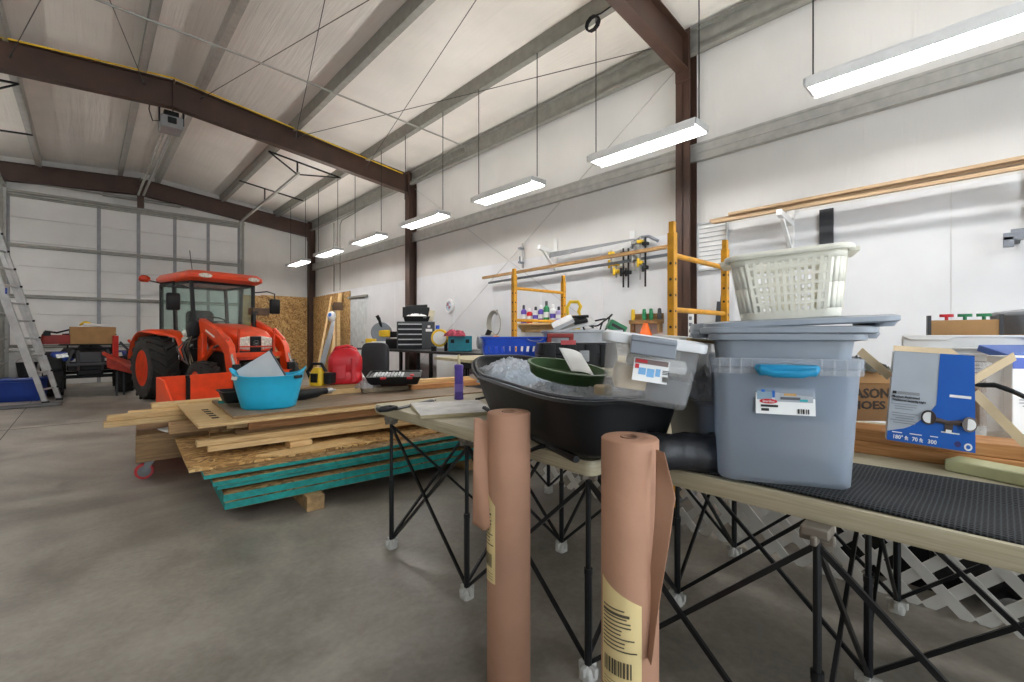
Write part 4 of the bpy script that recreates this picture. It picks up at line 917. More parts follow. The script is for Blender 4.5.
# black bit case with clear lid
tc_ = thing('tool_case', 'black open topped bit case with red latches lying on the pile boards', 'tool case', (2.44, 4.46, ZT+.10), FACE+rad(8))
b = B(); b.loft([rrect(.50, .30, .03, 4, 0), rrect(.56, .36, .03, 4, .07), rrect(.56, .36, .03, 4, .085), rrect(.52, .32, .02, 4, .085), rrect(.52, .32, .02, 4, .072)]); obj('body', b, BLACK, tc_)
place(tc_, (2.44, 4.46, ZT+.10), rot=(rad(7), 0, FACE+rad(8)))
b = B()
for i in range(9): b.box((-.20+.035*i, .0+.02*(i % 2), .078), (.022, .20, .012))
obj('insert', b, mat('bit_grey', 'b7babd', .4, var=.2, scale=40), tc_)
for x in (-.10, .17):
    b = B(); b.box((x, -.178, .075), (.06, .02, .022)); obj('latch', b, RED, tc_, bev=.004)
b = B(); b.lathe([(.022, 0), (.022, .012)], 18, (.19, -.10, .085)); obj('button', b, RED, tc_)
b = B(); b.box((0, 0, .025), (.34, .20, .05)); o = obj('red_tool_tray', b, mat('case_dark_red', '4a1214', .5), bev=.01); place(o, (2.46, 4.56, ZT+.051), FACE+rad(8)); tag(o, 'dark red tray under the black bit case', 'tray')
# black padded backrest
cb = thing('black_chair', 'black chair whose rounded backrest rises behind the fuel can and bit case', 'chair', (2.62, 5.28, .62), FACE)
b = B(); b.loft([[V((.17*(1 if True else 1)*math.copysign(abs(cos(2*pi*i/32))**.4, cos(2*pi*i/32))*k, y, .25+.24*math.copysign(abs(sin(2*pi*i/32))**.4, sin(2*pi*i/32))*k)) for i in range(32)] for y, k in ((-.045, .88), (-.035, .97), (0, 1), (.035, .97), (.045, .88))]); obj('backrest', b, mat('black_vinyl', '222327', .45, var=.1), cb, smooth=50)
b = B()
for s in (-1, 1): b.bar((s*.13, .0, .1), (s*.13, .10, -.61), .03, .03)
b.box((0, .3, -.15), (.36, .5, .05)); 
for s in (-1, 1): b.bar((s*.13, .5, -.15), (s*.13, .52, -.61), .03, .03)
obj('chair_frame', b, BLACKM, cb)
crumple('plastic_bag', 'clear crinkled bag between the fuel can and the black bit case', 'plastic bag', .24, .18, .07, (2.17, 4.56, ZT+.052), .3, FILM, 7.7, .04, nu=22)
b = B(); b.box((0, 0, .06), (.02, .16, .12)); o = obj('white_card', b, PAPER, bev=.003); place(o, (2.22, 4.70, ZT+.10), rot=(0, rad(-30), FACE+.3)); tag(o, 'white card leaning between fuel can and backrest', 'card')
# ================================================================ TRACTOR (local: +Y is forward)
TR = thing('tractor', 'orange compact tractor with an enclosed cab and front loader parked facing the room', 'tractor', (1.77, 10.83, 0), pi+rad(12))
TIRE = mat('tire_rubber', '2a2826', .85, var=.15, bmp=.2, bscale=20)
def wheel(par, x, y, r, w, rimr, side, lugs, rimm, ang=0):
    h = B(); prof = [(rimr, -w/2+.02), (rimr+.02, -w/2), (r*.84, -w/2), (r*.90, -w*.46), (r*.925, -w*.3), (r*.925, w*.3), (r*.90, w*.46), (r*.84, w/2), (rimr+.02, w/2), (rimr, w/2-.02)]
    h.lathe(prof, 48, (x, y, r), (0, pi/2, 0), False, False)
    t = obj('tire', h, TIRE, par, smooth=50)
    lg = B()
    for i in range(lugs):
        for s in (-1, 1):
            a = 2*pi*(i+(.5 if s > 0 else 0))/lugs; da = 2*pi/lugs*.85
            def P(rr, aa, xx): return (x+xx, y+rr*sin(aa), r+rr*cos(aa))
            lo, hi = [], []
            for xx, aa in ((s*.0, a+da), (s*.0, a+da*.62), (s*w*.50, a-.0-da*.42), (s*w*.50, a-.0)):
                q = 1-.05*(abs(xx)/(w/2)); lo.append(P(r*.88*q, aa, xx)); hi.append(P(r*1.0*q, aa, xx))
            lg.hexa(lo, hi)
    obj('tread', lg, TIRE, t, smooth=0)
    k = B(); k.lathe([(rimr+.012, -w/2+.012), (rimr-.02, -w/2+.02), (rimr*.88, -w*.40), (rimr*.84, -w*.1), (rimr*.45, -w*.08), (.03, -.03), (.03, -.01), (rimr*.45, w*.0), (rimr*.84, w*.05), (rimr*.88, w*.40), (rimr-.02, w/2-.02), (rimr+.012, w/2-.012)], 36, (x, y, r), (0, pi/2, 0), True, True)
    rm = obj('rim', k, rimm, par, smooth=50)
    k = B(); k.lathe([(rimr*.34, -.02), (rimr*.34, .03), (rimr*.2, .05)], 20, (x+side*w*.12, y, r), (0, side*pi/2, 0))
    for i in range(6): k.tube((x+side*w*.12, y+rimr*.28*cos(i*pi/3), r+rimr*.28*sin(i*pi/3)), (x+side*(w*.12+.045), y+rimr*.28*cos(i*pi/3), r+rimr*.28*sin(i*pi/3)), .012, n=6)
    obj('hub', k, rimm, rm); return t
wheel(TR, .86, 0, .60, .42, .32, 1, 18, ORANGED); wheel(TR, -.86, 0, .60, .42, .32, -1, 18, ORANGE)
wheel(TR, .68, 1.62, .39, .28, .20, 1, 15, ORANGE); wheel(TR, -.68, 1.62, .39, .28, .20, -1, 15, ORANGE)
b = B(); b.box((0, .1, .62), (.5, .7, .45)); b.box((0, .95, .68), (.40, 1.2, .40)); b.box((0, 1.65, .42), (1.1, .16, .14)); b.box((0, 1.75, .60), (.42, .5, .25)); b.tube((-.6, 0, .60), (.6, 0, .60), .10); obj('chassis', b, mat('engine_dark', '1d1c1c', .6, var=.2), TR, bev=.01)
# hood
def hr(w, y, z0, z1, r=.07): return [V((p.x, y, p.y)) for p in rrect(w, z1-z0, r, 4, 0, 0, (z0+z1)/2)]
b = B(); b.loft([hr(.60, .80, .88, 1.42, .12), hr(.62, 1.1, .88, 1.40, .12), hr(.62, 1.5, .86, 1.35, .12), hr(.61, 1.80, .86, 1.29, .11), hr(.58, 1.95, .92, 1.20, .09)]); obj('hood', b, ORANGE, TR, smooth=60)
b = B(); b.box((0, 1.92, 1.03), (.19, .10, .30)); b.box((0, 1.90, .84), (.58, .11, .18)); gr = obj('grille', b, BLACK, TR, bev=.02)
b = B(); b.lathe([(.048, 0), (.048, .008)], 24, (0, 1.968, 1.06), (-pi/2, 0, 0)); em = obj('emblem_ring', b, CHROME, gr); em['label'] = 'chrome oval emblem'
b = B(); b.lathe([(.040, .004), (.040, .0095)], 24, (0, 1.968, 1.06), (-pi/2, 0, 0)); e2 = obj('emblem_field', b, BLACK, em); b = B(); b.bar((-.03, 1.98, 1.072), (.02, 1.98, 1.04), .004, .012); b.bar((-.01, 1.98, 1.085), (.0, 1.98, 1.03), .004, .012); b.bar((-.025, 1.98, 1.05), (.03, 1.98, 1.062), .004, .010); obj('emblem_mark', b, CHROME, em)
for s in (-1, 1):
    b = B(); b.loft([[V((s*(.19+dx*k), y, 1.06+dz*k)) for dx, dz in ((-.095, -.125), (.095, -.10), (.10, .09), (-.095, .125))] for y, k in ((1.88, 1), (1.955, .98), (1.968, .85))]); obj('headlight', b, LAMP, TR, bev=.01)
b = B()
for s in (-1, 1): b.bar((s*.30, 1.97, .70), (s*.30, 2.0, 1.30), .03, .03); b.bar((s*.30, 1.97, .72), (s*.2, 1.5, .62), .03, .03)
b.bar((-.31, 2.0, 1.0), (.31, 2.0, 1.0), .022, .022); b.bar((-.31, 1.99, .80), (.31, 1.99, .80), .04, .05); obj('brush_guard', b, ORANGED, TR)
# cab
CW0, CW1 = .62, .56; Y0, Y1 = -.55, .78
post = [((.50, .80, .95), (.54, .72, 2.20)), ((.56, .12, 1.0), (.60, .10, 2.20)), ((.60, -.50, 1.15), (.58, -.58, 2.20))]
b = B()
for s in (-1, 1):
    for p, q in post: b.bar((s*p[0], p[1], p[2]), (s*q[0], q[1], q[2]), .06, .06)
    b.bar((s*.54, .72, 2.18), (s*.58, -.58, 2.18), .05, .06); b.bar((s*.50, .80, 1.0), (s*.58, .1, .82), .05, .05); b.bar((s*.58, .1, .82), (s*.62, -.5, 1.18), .05, .05)
b.bar((-.54, .72, 2.18), (.54, .72, 2.18), .05, .06); b.bar((-.58, -.58, 2.18), (.58, -.58, 2.18), .05, .06); b.bar((-.52, .80, 1.36), (.52, .80, 1.36), .04, .05); b.bar((-.6, -.52, 1.2), (.6, -.52, 1.2), .05, .05)
obj('cab_frame', b, BLACK, TR, bev=.01)
def pane(name, pts):
    b = B(); b._faces(pts, [tuple(range(len(pts)))]); return obj(name, b, GLASS, TR, smooth=0, solid=.005)
pane('windshield', [(-.51, .79, 1.32), (.51, .79, 1.32), (.53, .73, 2.17), (-.53, .73, 2.17)])
pane('rear_window', [(-.58, -.53, 1.2), (.58, -.53, 1.2), (.57, -.58, 2.17), (-.57, -.58, 2.17)])
for s in (-1, 1):
    pane('door_glass', [(s*.51, .77, 1.02), (s*.575, .12, .86), (s*.605, .11, 2.17), (s*.545, .70, 2.17)]); pane('side_window', [(s*.575, .08, 1.0), (s*.62, -.48, 1.2), (s*.585, -.55, 2.17), (s*.605, .08, 2.17)])
b = B(); b.loft([rrect(1.16, 1.60, .14, 5, 2.19, 0, .10), rrect(1.30, 1.78, .18, 5, 2.24, 0, .12), rrect(1.32, 1.80, .20, 5, 2.30, 0, .12), rrect(1.22, 1.66, .18, 5, 2.37, 0, .10), rrect(.9, 1.2, .15, 5, 2.39, 0, .08)]); obj('roof', b, ORANGE, TR, smooth=50)
for s in (-1, 1):
    b = B(); b.loft([[V((s*.42+dx*k, y, 2.275+dz*k)) for dx, dz in [(.11*cos(a*pi/8), .042*sin(a*pi/8)) for a in range(16)]] for y, k in ((.90, 1), (1.02, 1), (1.032, .85))]); obj('work_light', b, LAMP, TR)
    # mirror on its arm
    b = B(); b.path([(s*.56, .70, 2.05), (s*.75, .86, 2.08), (s*.88, .90, 2.04), (s*.88, .90, 1.85)], .013, 8); ma = obj('mirror_arm', b, BLACKM, TR)
    b = B(); b.loft([[V((s*.88+p.x, .90+y, 1.78+p.y)) for p in rrect(.20*k, .30*k, .03, 4)] for y, k in ((-.03, .85), (-.01, 1), (.03, 1), (.045, .9))]); obj('mirror', b, BLACK, ma, smooth=50)
b = B(); b.path([(.62, .2, 2.2), (.85, .25, 2.14), (1.08, .28, 2.18)], .012, 8); ba = obj('beacon_arm', b, BLACKM, TR)
b = B(); b.lathe([(.05, 0), (.085, .03), (.08, .08), (.045, .115), (.01, .12)], 18, (1.10, .28, 2.14)); obj('beacon_lamp', b, AMBER, ba)
b = B(); b.tube((.5, .68, 2.3), (.52, .60, 2.75), .006, n=6); obj('antenna', b, BLACK, TR)
# fenders
for s in (-1, 1):
    def fn(u, v, s=s):
        a = rad(-62+175*u); rr = .70; return (s*(.52+.40*v), -rr*cos(a+rad(62)-rad(20))*1.0*1.0 if False else rr*sin(a*1.0)*-1*-1*(1), .60+rr*cos(a)*.98-.02*(v > .9))
    b = B(); b.sheet(lambda u, v: ((s*(.54+(.14+.40*min(1, max(0, (u-.28)/.14)))*v)), .70*sin(rad(75-150*u)), .60+.70*cos(rad(75-150*u))-.05*max(0, v-.8)*4), 18, 6); obj('fender', b, ORANGE, TR, solid=.02, smooth=50)
    b = B(); b.prism([(.0, .85), (.35, .85), (.42, .45), (.12, .45)], s*.40, s*.60, Mx.Rotation(pi/2, 4, 'Z') @ Mx.Identity(4)) if False else b.hexa([(s*.35, .35, .42), (s*.62, .35, .42), (s*.62, .75, .42), (s*.35, .75, .42)], [(s*.35, .30, .86), (s*.58, .30, .86), (s*.58, .78, .95), (s*.35, .78, .95)]); obj('step_box', b, BLACK, TR, bev=.01)
# cab interior: seat, steering wheel, console
b = B(); b.loft([rrect(.46, .44, .08, 4, 1.02, 0, -.08), rrect(.50, .48, .09, 4, 1.12, 0, -.08)]); b.loft([[V((p.x, -.30-.04*k, 1.40+p.y)) for p in rrect(.48, .60, .1, 4)] for k in (0, 1, 2)]); obj('seat', b, BLACK, TR)
b = B(); b.path([(.19*cos(a), .38+.12*sin(a)*.9, 1.46+.10*sin(a)*-.9) for a in [2*pi*i/24 for i in range(24)]], .015, 8, closed=True); b.tube((0, .38, 1.46), (0, .60, 1.15), .03); b.bar((-.18, .38, 1.46), (.18, .38, 1.46), .02, .02); b.box((0, .66, 1.22), (.5, .2, .3)); obj('steering_wheel', b, BLACK, TR)
# loader
LO = ORANGE
for s in (-1, 1):
    x0 = s*.46
    b = B(); b.box((x0, .98, .92), (.09, .20, .98)); obj('loader_mast', b, LO, TR, bev=.015)
    b = B(); arm = [(.90, 1.42), (1.0, 1.50), (1.45, 1.36), (1.95, 1.16), (2.12, 1.02), (2.30, .42), (2.20, .36), (2.08, .40), (1.94, .88), (1.80, 1.0), (1.35, 1.16), (.94, 1.28)]
    b.hexa([(x0-s*.0-.05, y, z) for y, z in arm], [(x0+.05, y, z) for y, z in arm]); ar = obj('loader_arm', b, LO, TR, bev=.012)
    ink_m = mat('decal_white', 'e8e2da', .5); b = B(); b.hexa([(x0+s*.052, y, z) for y, z in ((1.25, 1.30), (1.60, 1.18), (1.59, 1.15), (1.24, 1.27))], [(x0+s*.053, y, z) for y, z in ((1.25, 1.30), (1.60, 1.18), (1.59, 1.15), (1.24, 1.27))]); obj('decal', b, ink_m, ar)
    b = B(); b.tube((x0+s*.0, 1.03, .75), (x0, 1.42, .98), .045, n=14); c_ = obj('lift_cylinder', b, LO, TR); b = B(); b.tube((x0, 1.40, .97), (x0, 1.72, 1.04), .024, n=12); obj('piston_rod', b, CHROME, c_)
    b = B(); b.tube((x0+s*.02, 1.66, 1.30), (x0+s*.02, 2.0, 1.10), .04, n=14); c_ = obj('tilt_cylinder', b, LO, TR); b = B(); b.tube((x0+s*.02, 2.0, 1.10), (x0+s*.02, 2.28, .66), .022, n=10); obj('piston_rod', b, CHROME, c_)
    rnd = random.Random(5)
    for k in range(5 if s > 0 else 3):
        b = B(); xx = s*(.52+.03*k); b.path([(s*.46, .92, 1.35-.05*k), (xx+s*.06, .88, 1.2-.03*k), (xx+s*.10+s*rnd.uniform(0, .06), .80+rnd.uniform(-.08, .08), .95), (xx+s*.06, .84, .62+.03*k), (s*.44, .95, .52)], .014, 8); obj('hydraulic_hose', b, BLACK if k % 2 else mat('hose_grey', '5c5b57', .5), TR)
b = B(); b.bar((-.46, 2.0, .86), (.46, 2.0, .86), .08, .08); b.bar((-.62, 2.26, .44), (.62, 2.26, .44), .06, .08); b.box((0, 2.30, .56), (.9, .04, .06)); obj('loader_cross_tube', b, LO, TR)
for s in (-1, 1):
    b = B(); b.hexa([(s*.40, 2.24, .30), (s*.52, 2.24, .30), (s*.52, 2.36, .30), (s*.40, 2.36, .30)], [(s*.40, 2.24, .72), (s*.52, 2.24, .72), (s*.52, 2.30, .72), (s*.40, 2.30, .72)]); obj('coupler_plate', b, BLACKM, TR, bev=.01)
b = B(); b.lathe([(.035, 1.2), (.035, 1.62)], 14, (-.38, 1.1, 0)); b.box((-.38, 1.1, 1.64), (.09, .09, .03)); obj('exhaust', b, BLACKM, TR)
b = B(); b.box((-.52, 1.0, 1.66), (.32, .20, .14)); obj('valve_block', b, mat('rust_brown', '5b4636', .7, var=.3), TR, bev=.01)
for k in range(4):
    b = B(); b.path([(.56, .86+.03*k, 1.32), (.66, .90+.02*k, 1.0), (.62+.02*k, 1.0, .72), (.58, .92, .5)], .012, 6); obj('cable', b, BLACK if k % 2 else mat('cable_tan', '8d8267', .6), TR)
b = B(); b.loft([rrect(.16, .20, .05, 4, 1.18, .56, .88), rrect(.2, .24, .06, 4, 1.30, .56, .88), rrect(.14, .18, .05, 4, 1.44, .54, .88)]); obj('loader_valve', b, BLACK, TR)
b = B()
for z_ in (1.12, 1.24): b.lathe([(.055, 0), (.055, .03), (.04, .04)], 16, (.66, .78, z_), (-pi/2, 0, 0))
obj('marker_lamp', b, LAMP, TR)

# ---------------------------------------------------------------- orange bucket on the floor before the tractor
bu = thing('loader_bucket', 'orange steel loader bucket resting on the floor before the tractor', 'bucket', (1.32, 8.10, 0), rad(18))
b = B(); prof = [(.0, .60), (.03, .60), (.03, .10), (.10, .03), (.62, .03), (.62, .0), (.08, .0), (.0, .08)]
b.hexa([(-.74, y, z) for y, z in prof], [(.74, y, z) for y, z in prof]); obj('shell', b, ORANGE, bu, bev=.004)
for s in (-1, 1):
    b = B(); pr = [(.0, .0), (.62, .0), (.62, .04), (.20, .56), (.0, .60)]; b.hexa([(s*.74-.012, y, z) for y, z in pr], [(s*.74+.012, y, z) for y, z in pr]); obj('side_plate', b, ORANGE, bu)
bu.rotation_euler = (0, 0, rad(18)+pi); bu.location = (1.44, 8.42, 0)
b = B(); b.tube((-.42, .30, .02), (-.42, .30, .56), .022)
b = B(); b.box((.36, .03, .33), (.05, .05, .46)); b.lathe([(.03, .56), (.03, .60)], 12, (.36, .03, 0)); obj('pin_post', b, BLACKM, bu)
b = B(); b.hexa([(-.74, .2, .03), (.74, .2, .03), (.74, .62, .03), (-.74, .62, .03)], [(-.74, .2, .045), (.74, .2, .045), (.74, .62, .045), (-.74, .62, .045)]); obj('cutting_edge', b, ORANGED, bu)
# ---------------------------------------------------------------- quad bike
AT = thing('quad_bike', 'blue and black quad bike parked before the overhead door', 'quad bike', (.06, 13.25, 0), pi); AT.scale = (1.1, 1.1, 1.12)
for x in (-.48, .48):
    for y in (.62, -.62): wheel(AT, x, y, .33, .26, .16, 1 if x > 0 else -1, 14, DGREY)
b = B(); b.box((0, 0, .48), (.36, 1.5, .26)); b.box((0, .70, .52), (.62, .16, .16)); b.bar((-.45, .62, .33), (.45, .62, .33), .06, .06); b.bar((-.45, -.62, .33), (.45, -.62, .33), .06, .06); obj('chassis', b, BLACK, AT, bev=.02)
b = B(); b.loft([rrect(.7, .5, .1, 4, .66, 0, .6), rrect(.86, .62, .14, 4, .74, 0, .6), rrect(.7, .5, .14, 4, .84, 0, .55)]); b.loft([rrect(.36, .8, .1, 4, .62, 0, -.1), rrect(.34, .8, .1, 4, .86, 0, -.1)]); b.loft([rrect(.86, .6, .14, 4, .70, 0, -.62), rrect(.76, .5, .14, 4, .82, 0, -.62)]); obj('body', b, BLACK, AT, smooth=50)
for s in (-1, 1):
    b = B(); b.loft([[V((s*(.36+p.x), .84+y, .70+p.y)) for p in rrect(.30*k, .17*k, .05, 4)] for y, k in ((-.3, .9), (0, 1), (.05, .7))]); fp = obj('fender_panel', b, mat('quad_blue', '1c3f9a', .3, coat=.4), AT, smooth=50)
    b = B(); b.loft([[V((s*.36+dx*k, .90+y, .72+dz*k)) for dx, dz in ((-.09, -.03), (.07, -.05), (.09, .02), (-.07, .045))] for y, k in ((-.03, 1), (.005, .9))]); obj('headlight', b, LAMP, fp)
    b = B(); b.sheet(lambda u, v, s=s: (s*(.36+.27*v), .62+.42*sin(rad(-75+150*u)), .36+.42*cos(rad(-75+150*u))), 12, 4); obj('fender', b, BLACK, AT, solid=.015, smooth=60)
b = B()
for q in (-.16, .16): b.bar((q, .92, .45), (q, .98, .80), .04, .04)
b.bar((-.30, .97, .56), (.30, .97, .56), .05, .05); b.bar((-.30, .97, .56), (-.22, .97, .82), .04, .04); b.bar((.30, .97, .56), (.22, .97, .82), .04, .04); b.box((0, .93, .68), (.38, .04, .18)); obj('bumper', b, DGREY, AT, bev=.01)
b = B()
for y in (.42, .56, .70, .84): b.tube((-.40, y, .90), (.40, y, .90), .011, n=6)
for x in (-.40, .40): b.tube((x, .38, .90), (x, .88, .90), .013, n=6)
for x in (-.3, .3): b.tube((x, .6, .80), (x, .6, .90), .014, n=6)
obj('front_rack', b, BLACKM, AT)
b = B(); b.path([(-.38, .12, 1.08), (-.18, .18, 1.10), (0, .22, 1.02), (.18, .18, 1.10), (.38, .12, 1.08)], .014, 8); b.tube((0, .22, 1.02), (0, .3, .8), .025); obj('handlebar', b, BLACK, AT)
b = B(); b.loft([rrect(.30, .7, .08, 4, .86, 0, -.25), rrect(.28, .66, .1, 4, .95, 0, -.25)]); obj('saddle', b, BLACK, AT)
# cargo on its front rack (quad faces the camera: its +Y is toward -Y in the room)
bx = thing('cardboard_box', 'tan cardboard box standing on the front rack of the quad bike', 'box', (.10, 12.56, 1.022), rad(3))
b = B(); b.box((0, 0, .17), (.66, .36, .34), None, 1.03); obj('carton', b, CARD, bx, bev=.004)
b = B(); b.box((.05, 0, .375), (.42, .24, .05), (0, rad(4), 0)); o = obj('paper_bag', b, PAPER, bev=.01); place(o, (.12, 12.56, 1.022), 0); tag(o, 'white package lying in the top of the box on the quad bike', 'package')
roll('yellow_strap', 'yellow strap bundled on the box on the quad bike', 'strap', [(-.1, 12.5, 1.40), (-.02, 12.5, 1.45), (.08, 12.5, 1.42)], .03, YEL, 2, .3, 10)
rc = thing('fuel_cell', 'dull red and black cargo pack riding on the quad bike beside the box', 'cargo pack', (-.42, 12.64, 1.024), rad(4))
b = B(); b.loft([rrect(.44, .28, .06, 4, 0), rrect(.46, .30, .06, 4, .06), rrect(.42, .27, .06, 4, .18)]); obj('body', b, REDD, rc); b = B(); b.path([(-.2, 0, .16), (-.16, 0, .25), (.0, 0, .22), (.17, 0, .28), (.2, 0, .16)], .018, 8); obj('handle', b, BLACK, rc); b = B(); b.box((-.14, -.1, .2), (.1, .1, .08)); obj('clip', b, BLACK, rc)
rr_ = thing('garden_machine', 'orange red sloped blade machine standing between quad bike and tractor', 'machine', (.50, 11.72, 0), rad(14)); rr_.scale = (.72, .72, .95)
b = B(); b.hexa([(-.42, -.1, .86), (.08, -.28, .58), (.14, -.22, .56), (-.36, -.02, .88)], [(-.42, -.0, .92), (.1, -.18, .66), (.16, -.12, .64), (-.34, .08, .94)]); b.hexa([(-.3, .0, .60), (.22, -.12, .45), (.30, .2, .45), (-.22, .25, .60)], [(-.32, .0, .88), (.16, -.16, .60), (.26, .2, .72), (-.25, .25, .90)]); obj('blade', b, mat('machine_orange', 'a8301a', .5, var=.15), rr_, bev=.01)
b = B(); b.box((-.08, .15, 1.0), (.11, .11, .5)); obj('post', b, mat('machine_red', 'c1271c', .45), rr_, bev=.01)
b = B(); b.bar((.0, .1, 1.12), (.42, .0, .70), .05, .05); b.bar((.1, .2, .8), (.5, .2, .9), .05, .05); b.bar((-.02, .25, .5), (-.02, .25, .0), .04, .04); b.bar((.15, .3, .5), (.15, .3, .0), .04, .04); obj('frame', b, DGREY, rr_)
b = B(); b.tube((.16, .04, 1.16), (.36, .0, .98), .03); obj('grip', b, ORANGE, rr_)

# ---------------------------------------------------------------- ladder, shelving, bins at the far left
ld = thing('extension_ladder', 'long aluminium extension ladder leaning on the metal shelving', 'ladder', (0, 0, 0))
f0, f1 = V((-.52, 11.40, 0)), V((-.36, 11.84, 0)); up = V((-.245, .0, .97)).normalized()
Ln = 4.0
b = B()
for f in (f0, f1): b.bar(f+up*.03, f+up*Ln, .028, .075, (f1-f0).normalized().cross(up))
obj('side_rail', b, ALU, ld)
for k in range(12):
    b = B(); b.tube(f0+up*(.25+.31*k), f1+up*(.25+.31*k), .017, n=8); obj('rung', b, ALU, ld)
fly = up.cross((f1-f0).normalized())*.05
b = B(); 
for f, e in ((f0, .03), (f1, -.03)): b.bar(f+(f1-f0)*e+fly+up*.5, f+(f1-f0)*e+fly+up*(Ln+.0), .026, .065, (f1-f0).normalized().cross(up))
obj('fly_section', b, ALU, ld)
for f in (f0, f1):
    b = B(); b.box(f+V((0, 0, .02)), (.10, .05, .04)); obj('foot', b, BLACK, ld)
    for k in range(12):
        b = B(); q = f+up*(.25+.31*k); b.box(q+up.cross((f1-f0).normalized())*-.04, (.03, .03, .035)); obj('rung_lock', b, BLACK, ld) if k % 1 == 0 and f is f1 else b.bm.free()
b = B(); q = f0+up*2.0; b.box(q+V((.03, -.03, 0)), (.02, .05, .10)); obj('sticker', b, BLUED, ld)
sh = thing('metal_shelving', 'grey metal shelving unit loaded with boxes behind the ladder', 'shelving', (-1.72, 13.0, 0))
for x in (-.5, .52):
    for y in (-1.0, 1.0):
        b = B(); b.bar((x, y, 0), (x, y, 2.20), .05, .05); obj('upright', b, GALV, sh)
for h in (.12, .62, 1.12, 1.62, 2.15):
    b = B(); b.box((0, 0, h), (1.06, 2.04, .035)); obj('shelf_board', b, GALV, sh)
for i, (x, y, h, d, m, l) in enumerate(((.25, -.7, .638, (.42, .5, .28), CARD, 'brown carton on the second shelf near the ladder'), (.25, -.65, 1.138, (.4, .5, .26), CARDD, 'brown carton on the middle shelf near the ladder'), (.25, -.7, 1.638, (.4, .45, .35), CARD, 'brown carton on the fourth shelf near the ladder'), (.2, -.0, 1.638, (.4, .5, .3), WHITE, 'white box on the fourth shelf behind the ladder'), (.22, .1, .638, (.4, .6, .3), BLUED, 'dark blue bin on the second shelf behind the ladder'), (.22, .6, 1.138, (.4, .5, .3), PAPER, 'white box on the middle shelf behind the ladder'))):
    t = thing('carton', l, 'box', (-1.72+x, 13.0+y, h), 0); b = B(); b.box((0, 0, d[2]/2), d); obj('body', b, m, t, bev=.004); b = B(); b.box((0, 0, d[2]+.002), (d[0]*.98, .05, .004)); obj('tape', b, CARDL, t)
bn = thing('storage_bin', 'dark blue lidded storage bin standing on the floor behind the ladder foot', 'bin', (-.86, 12.22, .0), FACE+rad(30))
b = B(); tub(b, .56, .38, .64, .45, .38, .04, .004, .015); obj('body', b, BLUED, bn)
b = B(); b.loft([rrect(.67, .48, .05, 4, .38), rrect(.69, .50, .05, 4, .40), rrect(.66, .47, .05, 4, .42)]); obj('lid', b, BLUED, bn)
bc_ = thing('bucket', 'black bucket set on the lid of the dark blue bin', 'bucket', (-.80, 12.25, .421)); b = B(); b.lathe([(.11, 0), (.14, .26), (.145, .26), (.145, .275), (.13, .275), (.105, .02)], 24); obj('body', b, BLACK, bc_)
b = B(); b.path([(.14*cos(a), .05, .26+.10*sin(a)) for a in [pi*i/10 for i in range(11)]], .004, 6); obj('handle', b, STEEL, bc_)
wbx = thing('chest_freezer', 'white chest standing by the overhead door behind the dark blue bin', 'chest', (-1.0, 14.6, 0)); b = B(); b.box((0, 0, .42), (.5, .6, .84)); obj('body', b, WHITE, wbx, bev=.02); b = B(); b.box((0, 0, .875), (.52, .62, .06)); obj('lid', b, WHITE, wbx, bev=.015)
b = B(); b.sheet(lambda u, v: (-1.3+1.0*u, 10.85+.55*v, .006+.01*noise.noise(V((u*4, v*4, 3)))+.006), 14, 10); tag(obj('grey_tarp', b, mat('tarp_grey', '57585a', .7, var=.2), solid=.004), 'grey tarp spread flat on the floor before the ladder foot', 'tarp')
# boards, cap and tools leaning on the chipboard corner
for l, p, q, w_, t_, m in (('narrow pale lath leaning on the chipboard wall', (4.15, 11.6, 0), (5.40, 13.75, 2.35), .05, .02, PINE), ('pale stud leaning on the chipboard wall behind the white cap', (4.5, 11.6, 0), (5.39, 13.05, 2.40), .10, .045, PINE), ('grey bladed board leaning beside the narrow lath', (4.35, 12.0, .0), (5.40, 13.3, 1.95), .14, .02, GREYP)):
    p, q = V(p), V(q); b = B(); b.box((0, 0, 0), ((q-p).length, w_, t_)); o = obj('leaning_board', b, m, bev=.003, smooth=0); o.location = (p+q)/2; d = (q-p).normalized(); o.rotation_euler = d.to_track_quat('X', 'Z').to_euler(); tag(o, l, 'board')
mp_ = thing('work_post', 'wooden post with brown cross head standing before the chipboard wall', 'post', (4.62, 11.35, 0)); b = B(); b.bar((0, 0, 0), (0, .0, 1.9), .09, .09); obj('shaft', b, PINE, mp_, bev=.004); b = B(); b.loft([rrect(.22, .20, .05, 4, 1.82), rrect(.26, .22, .07, 4, 1.92), rrect(.2, .16, .06, 4, 2.02)]); obj('head', b, mat('leather_brown', '5a4430', .7), mp_)
cp = thing('baseball_hat', 'white cap with a dark emblem hanging before the leaning boards', 'cap', (4.42, 11.22, 1.65), FACE, rot=(rad(70), 0, FACE)); b = B(); b.loft([[V((.10*k*cos(2*pi*i/20), .13*k*sin(2*pi*i/20), z)) for i in range(20)] for z, k in ((0, 1), (.06, .95), (.11, .7), (.13, .3))]); obj('crown', b, WHITE, cp); b = B(); b.loft([[V((.04*cos(2*pi*i/12), .05*sin(2*pi*i/12), z)) for i in range(12)] for z in (.125, .135)]); obj('badge', b, INKB, cp)
b = B(); b.tube((4.42, 11.25, 1.65), (4.60, 11.35, 1.70), .012); obj('peg', b, PINED, mp_).location = (-4.62, -11.35, 0)
